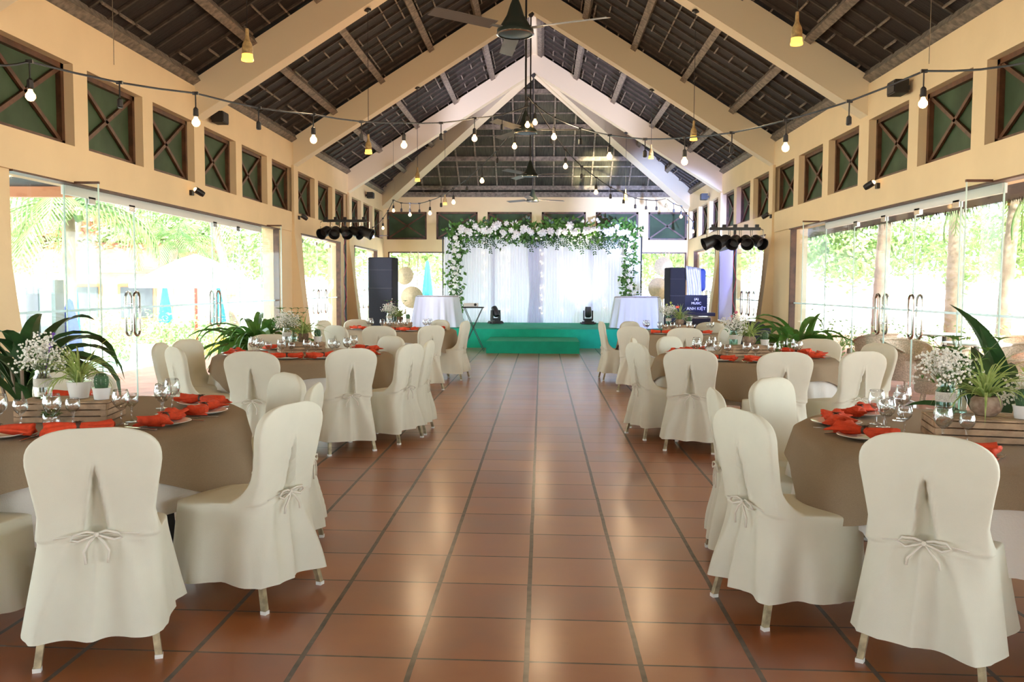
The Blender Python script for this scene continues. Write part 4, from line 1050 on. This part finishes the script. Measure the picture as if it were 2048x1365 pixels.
# ================================================================ POTTED PALMS AND BUSHES INSIDE
def bush(c, n_, L0, L1, w_, seed, label, mt=m_leaf, el=(.6, 1.45), dr=(1.0, 2.2), ht=.35, spread=.10):
    r = random.Random(seed); root = empty('potted_plant', c); tag(root, label, 'plant')
    MB().lathe([(.001, 0), (.15, 0), (.20, .30), (.21, .32), (.18, .32), (.001, .28)], 24).build('pot', m_pot, root, smooth=True)
    s = MB(); m = MB()
    for k in range(5): a = k*1.3; s.tube([(cos(a)*.03, sin(a)*.03, .28), (cos(a)*spread, sin(a)*spread, ht+.25)], .013, 6)
    for k in range(n_):
        a = r.uniform(0, 6.28); q = r.uniform(0, spread); m.leaf((cos(a)*q, sin(a)*q, r.uniform(ht, ht+.25)), a+r.gauss(0, .4), r.uniform(*el), r.uniform(L0, L1), w_*r.uniform(.8, 1.2), r.uniform(*dr), 9, .22, r.uniform(-.5, .5))
    s.build('stem', m_trunk, root); m.build('leaves', mt, root); return root
bush((-3.72, 11.3, 0), 70, .55, 1.0, .10, 4, 'big strappy dracaena bush by the glass doors', ht=.48, el=(.3, 1.4), spread=.16)
bush((3.33, 11.6, 0), 60, .50, .90, .115, 9, 'broad-leaved dracaena beside the ochre wall', ht=.50, el=(.3, 1.4), spread=.16)
b = bush((-3.62, 6.0, 0), 22, .55, .95, .12, 15, 'large dark plant with hanging leaves behind nearest parasol-side table', m_leafd, (.7, 1.5), (1.0, 2.2), .62, .16)
b = bush((2.98, 5.75, 0), 14, .5, .9, .15, 19, 'large dark plant with upright leaves behind nearest palm-side table', m_leafd, (.9, 1.5), (.4, 1.6), .45, .16)
# ================================================================ OUTSIDE
struct(MB().bx(-120, 120, -60, 170, -.75, -.62).build('ground', m_ground), 'pale sunlit paving outside')
struct(MB().bx(-7.1, XL-.3, YB, YE+2, -.62, -.02).build('ground_terrace', m_terr), 'red tiled terrace edge outside the doors')
struct(MB().bx(XR+.3, 11, YB, YE+2, -.62, -.02).build('ground_terrace', m_terr), 'tiled terrace with wicker seating')
# veranda roofs
w = MB(); w.bx(XL-.3, -12, -5, 12.0, 2.80, 2.92); struct(w.build('ceiling_veranda', m_thatch)); struct(MB().bx(XL-.3, -12, 11.95, 12.08, 2.66, 2.80).build('trim_veranda', m_orange), 'orange veranda beam')
w = MB(); b = 0; w.v = [V((XR+.3, -5, 3.55)), V((7.6, -5, 2.88)), V((7.6, 29, 2.88)), V((XR+.3, 29, 3.55))]+[V((XR+.3, -5, 3.7)), V((7.6, -5, 3.0)), V((7.6, 29, 3.0)), V((XR+.3, 29, 3.7))]
w.f = [(0, 1, 2, 3), (4, 7, 6, 5), (1, 5, 6, 2)]; w.m = [0]*3; struct(w.build('ceiling_veranda', m_thatch))
fr = MB(); r_ = random.Random(3)
for k in range(900): y = r_.uniform(3, 28); fr.flat((7.6+r_.uniform(-.1, .02), y, 2.92), (1, 0, 0), (0, r_.gauss(0, .25), -1), r_.uniform(.06, .2), .03)
o = fr.build('thatch_fringe', m_thatch2); tag(o, 'ragged thatch fringe along the outdoor eave', 'thatch', kind='stuff')
# wicker tub chairs and glass tables on the terrace
def make_wicker():
    root = empty('wicker_chair')
    def fn(u, v):
        a = -2.35+4.7*u; z = .16+.56*v*(1-.28*abs(2*u-1)**2.5); rr = .27+.07*v; return (rr*sin(a), -rr*cos(a), z)
    MB().grid(fn, 36, 12).build('tub_back', m_wicker, root, smooth='all')
    def fn2(u, v): a = -2.35+4.7*u; z = .16+.56*(1-.28*abs(2*u-1)**2.5); rr = .34+.022*cos(2*pi*v); return (rr*sin(a), -rr*cos(a), z+.022*sin(2*pi*v))
    MB().grid(fn2, 36, 6).build('rolled_rim', m_wicker, root, smooth='all')
    MB().lathe([(.001, .40), (.26, .40), (.28, .38), (.28, .18), (.26, .14)], 26).build('seat', m_wicker, root, smooth=True)
    for a in (.8, 2.35, 3.93, 5.5): MB().tube([(cos(a)*.22, sin(a)*.22, .16), (cos(a)*.25, sin(a)*.25, 0)], .02, 6).build('leg', m_wicker, root)
    return root
wk = make_wicker()
for i, (x, y, a, lab) in enumerate([(5.05, 11.3, 60, 'large wicker tub chair just outside the glass'), (5.3, 12.9, 200, 'wicker chair behind the door handle'), (6.6, 12.3, 90, 'wicker chair facing the sea, middle row'), (7.4, 13.9, 140, 'wicker chair at the far terrace table'), (5.6, 14.9, 30, 'farthest wicker chair beside the ochre wall'), (6.3, 10.3, 0, 'wicker chair at the near terrace table'), (7.8, 11.5, 80, 'outer wicker chair by a palm trunk'), (6.1, 8.9, -40, 'wicker chair cut by the dark plant leaf'), (5.2, 9.7, 20, 'wicker chair under the glass fin'), (8.6, 13.2, 120, 'wicker chair near the terrace edge')]):
    o = wk if i == 0 else copy_tree(wk); o.location = (x, y, -.02); o.rotation_euler.z = R(a); tag(o, lab, 'chair', 'wicker tub chairs on the terrace')
for i, (x, y, lab) in enumerate([(5.95, 12.2, 'white table between wicker chairs beyond the door handles'), (7.0, 10.9, 'white table among the nearer wicker chairs'), (6.6, 14.6, 'farthest white terrace table')]):
    root = empty('terrace_table', (x, y, -.02)); tag(root, lab, 'table', 'white terrace tables')
    MB().lathe([(.001, .70), (.42, .70), (.43, .715), (.42, .73), (.001, .73)], 28).build('tabletop', m_rail, root); MB().lathe([(.25, 0), (.05, .05), (.035, .70)], 14).build('pedestal', m_darkmetal, root)
# palms
def make_palm(seed, th, fl, nf=18, tr=.16):
    r = random.Random(seed); root = empty('coconut_palm'); lean = r.uniform(.3, .9); la = r.uniform(0, 6.28)
    pts = [(cos(la)*lean*(t*t), sin(la)*lean*(t*t), th*t) for t in [k/10 for k in range(11)]]
    m = MB(); n_ = int(th/.16); m.tube([(cos(la)*lean*(t*t), sin(la)*lean*(t*t), th*t) for t in [k/n_ for k in range(n_+1)]], [tr*(1-.35*k/n_)*(1+(.07 if k % 2 else 0)+(.5 if k == 0 else 0)) for k in range(n_+1)], 12)
    m.build('trunk', m_trunk, root, smooth=True)
    c = MB(); tp_ = V(pts[-1])
    for k in range(nf):
        az = k*2.4+r.uniform(-.2, .2); e = r.uniform(-.2, 1.2); p = tp_.copy(); L_ = fl*r.uniform(.8, 1.1); h = V((cos(az), sin(az), 0)); sd_ = V((-sin(az), cos(az), 0)); seg = 22; ps_ = []
        for i in range(seg):
            d = h*cos(e)+V((0, 0, sin(e))); ps_.append(p.copy())
            if i > 2:
                t = i/seg; ll = .62*sin(pi*min(1, .15+t*.88))**.6*fl/2.4
                for s in (-1, 1):
                    dd = (sd_*s*.8+d*.55+V((0, 0, -.45))).normalized(); b = len(c.v); wv = d*.05
                    c.v += [p-wv*.5, p+wv*.5, p+dd*ll*.6+wv*.4-V((0, 0, .04)), p+dd*ll-V((0, 0, .18*ll)), p+dd*ll*.6-wv*.4-V((0, 0, .04))]; c.f.append((b, b+1, b+2, b+3, b+4)); c.m.append(0)
            p = p+d*L_/seg; e -= 1.9/seg*(.5+i/seg)
        c.tube(ps_, .018, 4)
    for k in range(5): a = k*1.25; c.ball(tp_+V((cos(a)*.2, sin(a)*.2, -.2)), .12, 8)
    c.build('fronds', m_palm, root); return root
pal = [make_palm(1, 3.6, 2.4), make_palm(2, 4.6, 2.6), make_palm(4, 6.5, 2.8, tr=.2)]
up_ = [0]*3
PL = [(0, -9.3, 17.0, 0, 'short palm with spreading fronds outside the first pane'), (1, -13.5, 24.0, 1, 'palm with feathery crown left of the parasol'), (0, -12.5, 29.0, 2, 'brownish palm crown above the white parasol'), (1, -9.5, 27.0, 4, 'palm beside the orange reveal, parasol side'), (0, -17, 23, .5, 'palm crown before the cream house'),
      (2, 8.3, 12.6, 3, 'thick palm trunk leaning beyond the door handle'), (2, 9.2, 15.6, 2.2, 'grey palm trunk behind the open pane'), (2, 8.3, 15.0, 5.3, 'very thick pinkish palm trunk cut by the frame'), (1, 9.6, 18.6, 1.2, 'slim orange palm trunk leaning to the sea'), (2, 9.9, 21.5, .4, 'pale palm trunk farther along the terrace'), (2, 8.9, 23.5, 4.4, 'palm trunk near the ochre wall edge'), (1, 11.5, 16.5, 2.9, 'palm with drooping fronds over the bright sea')]
for i, (k, x, y, a, lab) in enumerate(PL):
    if not up_[k]: o = pal[k]; up_[k] = 1
    else: o = copy_tree(pal[k])
    o.location = (x, y, -.62); o.rotation_euler.z = a; o['label'] = lab; tag(o, lab, 'palm tree', 'coconut palms outside')
# leafy trees and bushes beyond
def make_tree(seed, r0, h, n_, nm='broadleaf_tree'):
    r = random.Random(seed); root = empty(nm); c = MB()
    bl = [(V((r.gauss(0, r0*.45), r.gauss(0, r0*.45), h+r.gauss(0, r0*.30))), r0*r.uniform(.4, .7)) for _ in range(9)]
    for k in range(n_):
        b_, rr = bl[k % 9]; d = V((r.gauss(0, 1), r.gauss(0, 1), r.gauss(0, 1))).normalized(); p = b_+d*rr*r.uniform(.6, 1.05); p.z = max(p.z, .1); c.flat(p, d+V((0, 0, .4)), (r.gauss(0, 1), r.gauss(0, 1), r.gauss(0, .5)), r.uniform(.12, .24)*r0/2, .10*r0/2)
    MB().tube([(0, 0, 0), (.1, 0, h*.5), (0, .1, h)], [.16, .12, .06], 8).build('trunk', m_trunk, root); c.build('crown', m_tree, root); return root
tr = [make_tree(1, 2.6, 3.6, 5200), make_tree(2, 1.1, .7, 1600, 'garden_bush')]
TP = [(0, -20, 30, 'leafy tree behind the cream house'), (0, -15.5, 34, 'pale tree mass above the far house roof'), (0, -26, 33, 'tree at the picture edge beyond the pool'), (0, -11, 38, 'tree filling the far glass, parasol side'), (0, -6, 36, 'tree behind the hats'), (0, 6, 37, 'tree behind the conical hats, palm side'), (0, 12, 31, 'tree beyond the lilac screen'), (0, 16, 26, 'pale leafy tree between the palm trunks'), (0, -21, 41, 'high tree behind the house gable'), (0, 15, 18.5, 'leafy tree above the wicker chairs'), (0, 0, 40, 'tree behind the white backdrop'),
      (1, -7.8, 20.5, 'bush outside the doors before the far glass'), (1, -7.2, 24, 'yellow-green bush behind the narrow glass bay'), (1, 7.9, 17.5, 'shrub by the slim orange palm'), (1, 6.9, 20, 'shrub outside the narrow bay, palm side'), (1, 9.6, 13.9, 'low shrub behind the wicker chairs'), (1, -11.3, 23.5, 'bush under the house window')]
first_t = [0, 0]
for k, x, y, lab in TP:
    if not first_t[k]: o = tr[k]; first_t[k] = 1
    else: o = copy_tree(tr[k])
    o.location = (x, y, -.62); o.rotation_euler.z = x*1.7; tag(o, lab, 'tree' if k == 0 else 'bush', 'garden trees and bushes')
# houses
def house(x, y, wd, dp, h, rz, label, wins, ridge=1.6):
    root = empty('holiday_house', (x, y, -.62), rz); tag(root, label, 'house')
    MB().bx(-wd/2, wd/2, 0, dp, 0, h).build('house_wall', m_house, root)
    w = MB(); e = .7; b = [V((-wd/2-e, -e, h-.1)), V((wd/2+e, -e, h-.1)), V((wd/2+e, dp+e, h-.1)), V((-wd/2-e, dp+e, h-.1)), V((-wd/2-e, dp/2, h+ridge)), V((wd/2+e, dp/2, h+ridge))]
    w.v = b; w.f = [(0, 1, 5, 4), (3, 4, 5, 2), (0, 4, 3), (1, 2, 5), (0, 3, 2, 1)]; w.m = [0]*5; w.build('roof', m_rooftile, root)
    for (a, z, ww, hh) in wins:
        f = MB().bx(a-ww/2-.1, a+ww/2+.1, -.08, 0, z-.1, z+hh+.1).build('window_surround', m_orange, root); MB().bx(a-ww/2, a+ww/2, -.11, -.07, z, z+hh).bx(a-.02, a+.02, -.13, -.07, z, z+hh).build('window_pane', m_pane, f)
    return root
house(-23.5, 34, 9, 6, 4.0, R(-12), 'cream two-storey house with orange window surrounds beyond the pool', [(-3, 2.5, .8, .8), (-1.8, 2.5, .8, .8), (.6, 2.5, .7, .9), (1.8, 2.5, .8, .9)], 1.2)
house(-15.2, 31, 4.6, 5, 2.6, R(10), 'cream house with red gable roof behind the white parasol', [(-1.0, .9, .8, 1.1), (.7, .9, 1.1, 1.1)], 1.1)
# parasol, covered parasols, pool things
u = empty('parasol', (-9.75, 24.5, -.62)); tag(u, 'large white canvas parasol on a red pole by the pool', 'parasol')
def ufn(a, z): return 1+.035*cos(8*a)
MB().lathe([(.03, 2.95), (.5, 2.78), (1.1, 2.46), (1.75, 2.10), (1.74, 2.00)], 48, fn=ufn).build('canopy', m_umb, u, smooth=True); MB().tube([(0, 0, 0), (0, 0, 2.9)], .045, 8).build('pole', m_redpole, u); MB().lathe([(.001, 0), (.35, 0), (.35, .12), (.05, .14)], 18).build('base', m_rail, u)
for k in range(8): a = k*pi/4; MB().tube([(0, 0, 2.25), (cos(a)*1.1, sin(a)*1.1, 2.42)], .012, 4).build('rib', m_redpole, u)
def closed_parasol(x, y, h, m_, lab):
    r = empty('closed_parasol', (x, y, -.62)); tag(r, lab, 'parasol', 'closed blue parasols'); MB().tube([(0, 0, 0), (0, 0, h)], .03, 6).build('pole', m_redpole, r); MB().lathe([(.17, .9), (.20, 1.0), (.15, h*.7), (.05, h), (.001, h+.05)], 16, fn=lambda a, z: 1+.15*cos(6*a)).build('folded_canopy', m_, r, smooth=True)
for i, (px, y, h, m_, lab) in enumerate([(139, 17.5, 2.7, m_cyan, 'closed cyan parasol seen through the first pane'), (110, 14.4, 1.75, m_bluecv, 'first closed blue parasol behind the dark leaves'), (123, 14.6, 1.7, m_bluecv, 'second closed blue parasol, between the two others'), (139, 14.3, 1.8, m_bluecv, 'third closed blue parasol, by the glass fin'), (330, 27, 2.1, m_cyan, 'distant cyan banner post left of the parasol pole'), (437, 26, 2.0, m_cyan, 'cyan post seen through the door handle'), (855, 30, 2.9, m_cyan, 'cyan parasol beyond the end window')]):
    p = at(px, 600, Y=y); closed_parasol(p.x, y, h, m_, lab)
p = at(68, 600, Y=13.6); g = empty('utility_cabinet', (p.x, 13.6, -.62), R(8)); tag(g, 'grey outdoor cabinet with glass panels behind the dark leaves', 'cabinet')
MB().bx(-.32, .32, 0, .35, 0, 2.15).build('cabinet_body', mat('grey_panel', (.07, .10, .10), .4), g)
for k in range(3): MB().bx(-.28+.19*k, -.12+.19*k, -.02, 0, 1.1, 2.0).build('cabinet_panel', m_pane if k == 1 else m_frost, g)
p = at(432, 660, Y=20); g = empty('garden_ornament', (p.x, 20, -.62)); tag(g, 'yellow and orange rounded toy float on the pool deck', 'float'); m = MB(); m.ball((0, 0, .35), .35, 14, (1, .8, 1)); m.ball((.05, 0, .75), .20, 12); m.build('body', m_yellow, g, smooth=True); MB().ball((.2, -.1, .76), .07, 8).build('beak', m_orange, g)
for i, (x, y, lab) in enumerate([(-9.0, 19.5, 'low white pool lounger near the red pole'), (-10.8, 20.5, 'low white pool lounger farther out')]):
    g = empty('pool_lounger', (x, y, -.62), R(20)); tag(g, lab, 'lounger', 'white pool loungers'); MB().box((0, 0, .32), (.65, 1.2, .07)).build('seat', m_rail, g); MB().box((0, .80, .48), (.65, .55, .06), Matrix.Rotation(R(40), 3, 'X')).build('backrest', m_rail, g)
    for a in (-.28, .28):
        for b in (-.5, .5): MB().bx(a-.02, a+.02, b-.02, b+.02, 0, .3).build('leg', m_rail, g)
h_ = MB(); r_ = random.Random(8)
for k in range(2600): h_.flat((r_.uniform(-30, -9), r_.uniform(26, 27.2), -.62+r_.uniform(.05, .85)), (r_.gauss(0, 1), -1, .5), (r_.gauss(0, 1), 0, r_.gauss(0, 1)), .22, .10)
o = h_.build('clipped_hedge', m_tree); tag(o, 'low clipped hedge along the far side of the pool', 'hedge', kind='stuff')
struct(MB().bx(-30, -10.5, 15, 24.5, -.62, -.60).build('water', mat('pool_water', (.25, .55, .62), .08)), 'bright pool water')
# warm lamp light of the spots and bulb strings
def point(name, loc, e, col=(1, .72, .42), r=.12):
    l = bpy.data.lights.new(name, 'POINT'); l.energy = e; l.color = col; l.shadow_soft_size = r; o = bpy.data.objects.new(name, l); C.objects.link(o); o.location = loc
for x, y, z, e in ((-2.4, 7.2, 3.1, 60), (2.0, 7.2, 3.1, 60), (-2.2, 12.4, 3.3, 60), (1.9, 12.4, 3.3, 60), (-2.4, 17.1, 3.3, 50), (2.0, 17.1, 3.4, 50), (0, 9.6, 2.9, 50), (-2.4, 2.6, 3.1, 60), (2.0, 2.6, 3.1, 60), (0, 20, 3.1, 40)): point('warm_lamp', (x*.9, y+1.7, z+.5), e*.8)
def spot(name, loc, tgt, e, col, ang, blend=.5, r=.05):
    l = bpy.data.lights.new(name, 'SPOT'); l.energy = e; l.color = col; l.spot_size = R(ang); l.spot_blend = blend; l.shadow_soft_size = r; o = bpy.data.objects.new(name, l); C.objects.link(o); o.location = loc
    o.rotation_euler = (V(tgt)-V(loc)).to_track_quat('-Z', 'Y').to_euler()
spot('moving_head_beam', (1.27, 23.3, .95), (1.15, 24.5, 1.6), 60, (.85, .9, 1), 60)
spot('moving_head_beam_up', (1.22, 23.5, 1.0), (.95, 24.25, 3.4), 420, (1, .95, .6), 34)
spot('par_roof', (3.3, 15.6, 2.5), (1.5, 25.9, 4.85), 60000, (1, .92, .6), 8, .8)
spot('par_blue', (3.3, 15.7, 2.3), (3.1, 22.5, 1.6), 900, (.25, .3, 1), 60)
spot('par_blue', (3.5, 15.7, 2.3), (3.2, 26.6, 3.6), 16000, (.42, .55, 1), 26, .8)
spot('par_white', (3.3, 15.7, 2.3), (1.0, 24.5, 1.6), 900, (.6, .7, 1), 50)
spot('par_cool', (3.4, 15.8, 2.6), (-.6, 20.8, 5.6), 1500, (.74, .74, 1), 60)
spot('par_cool', (-3.9, 17.9, 2.8), (.6, 21.6, 5.8), 1100, (.74, .74, 1), 60)
spot('par_white', (-3.9, 17.7, 2.4), (-.8, 24.5, 1.6), 500, (.8, .8, 1), 60)
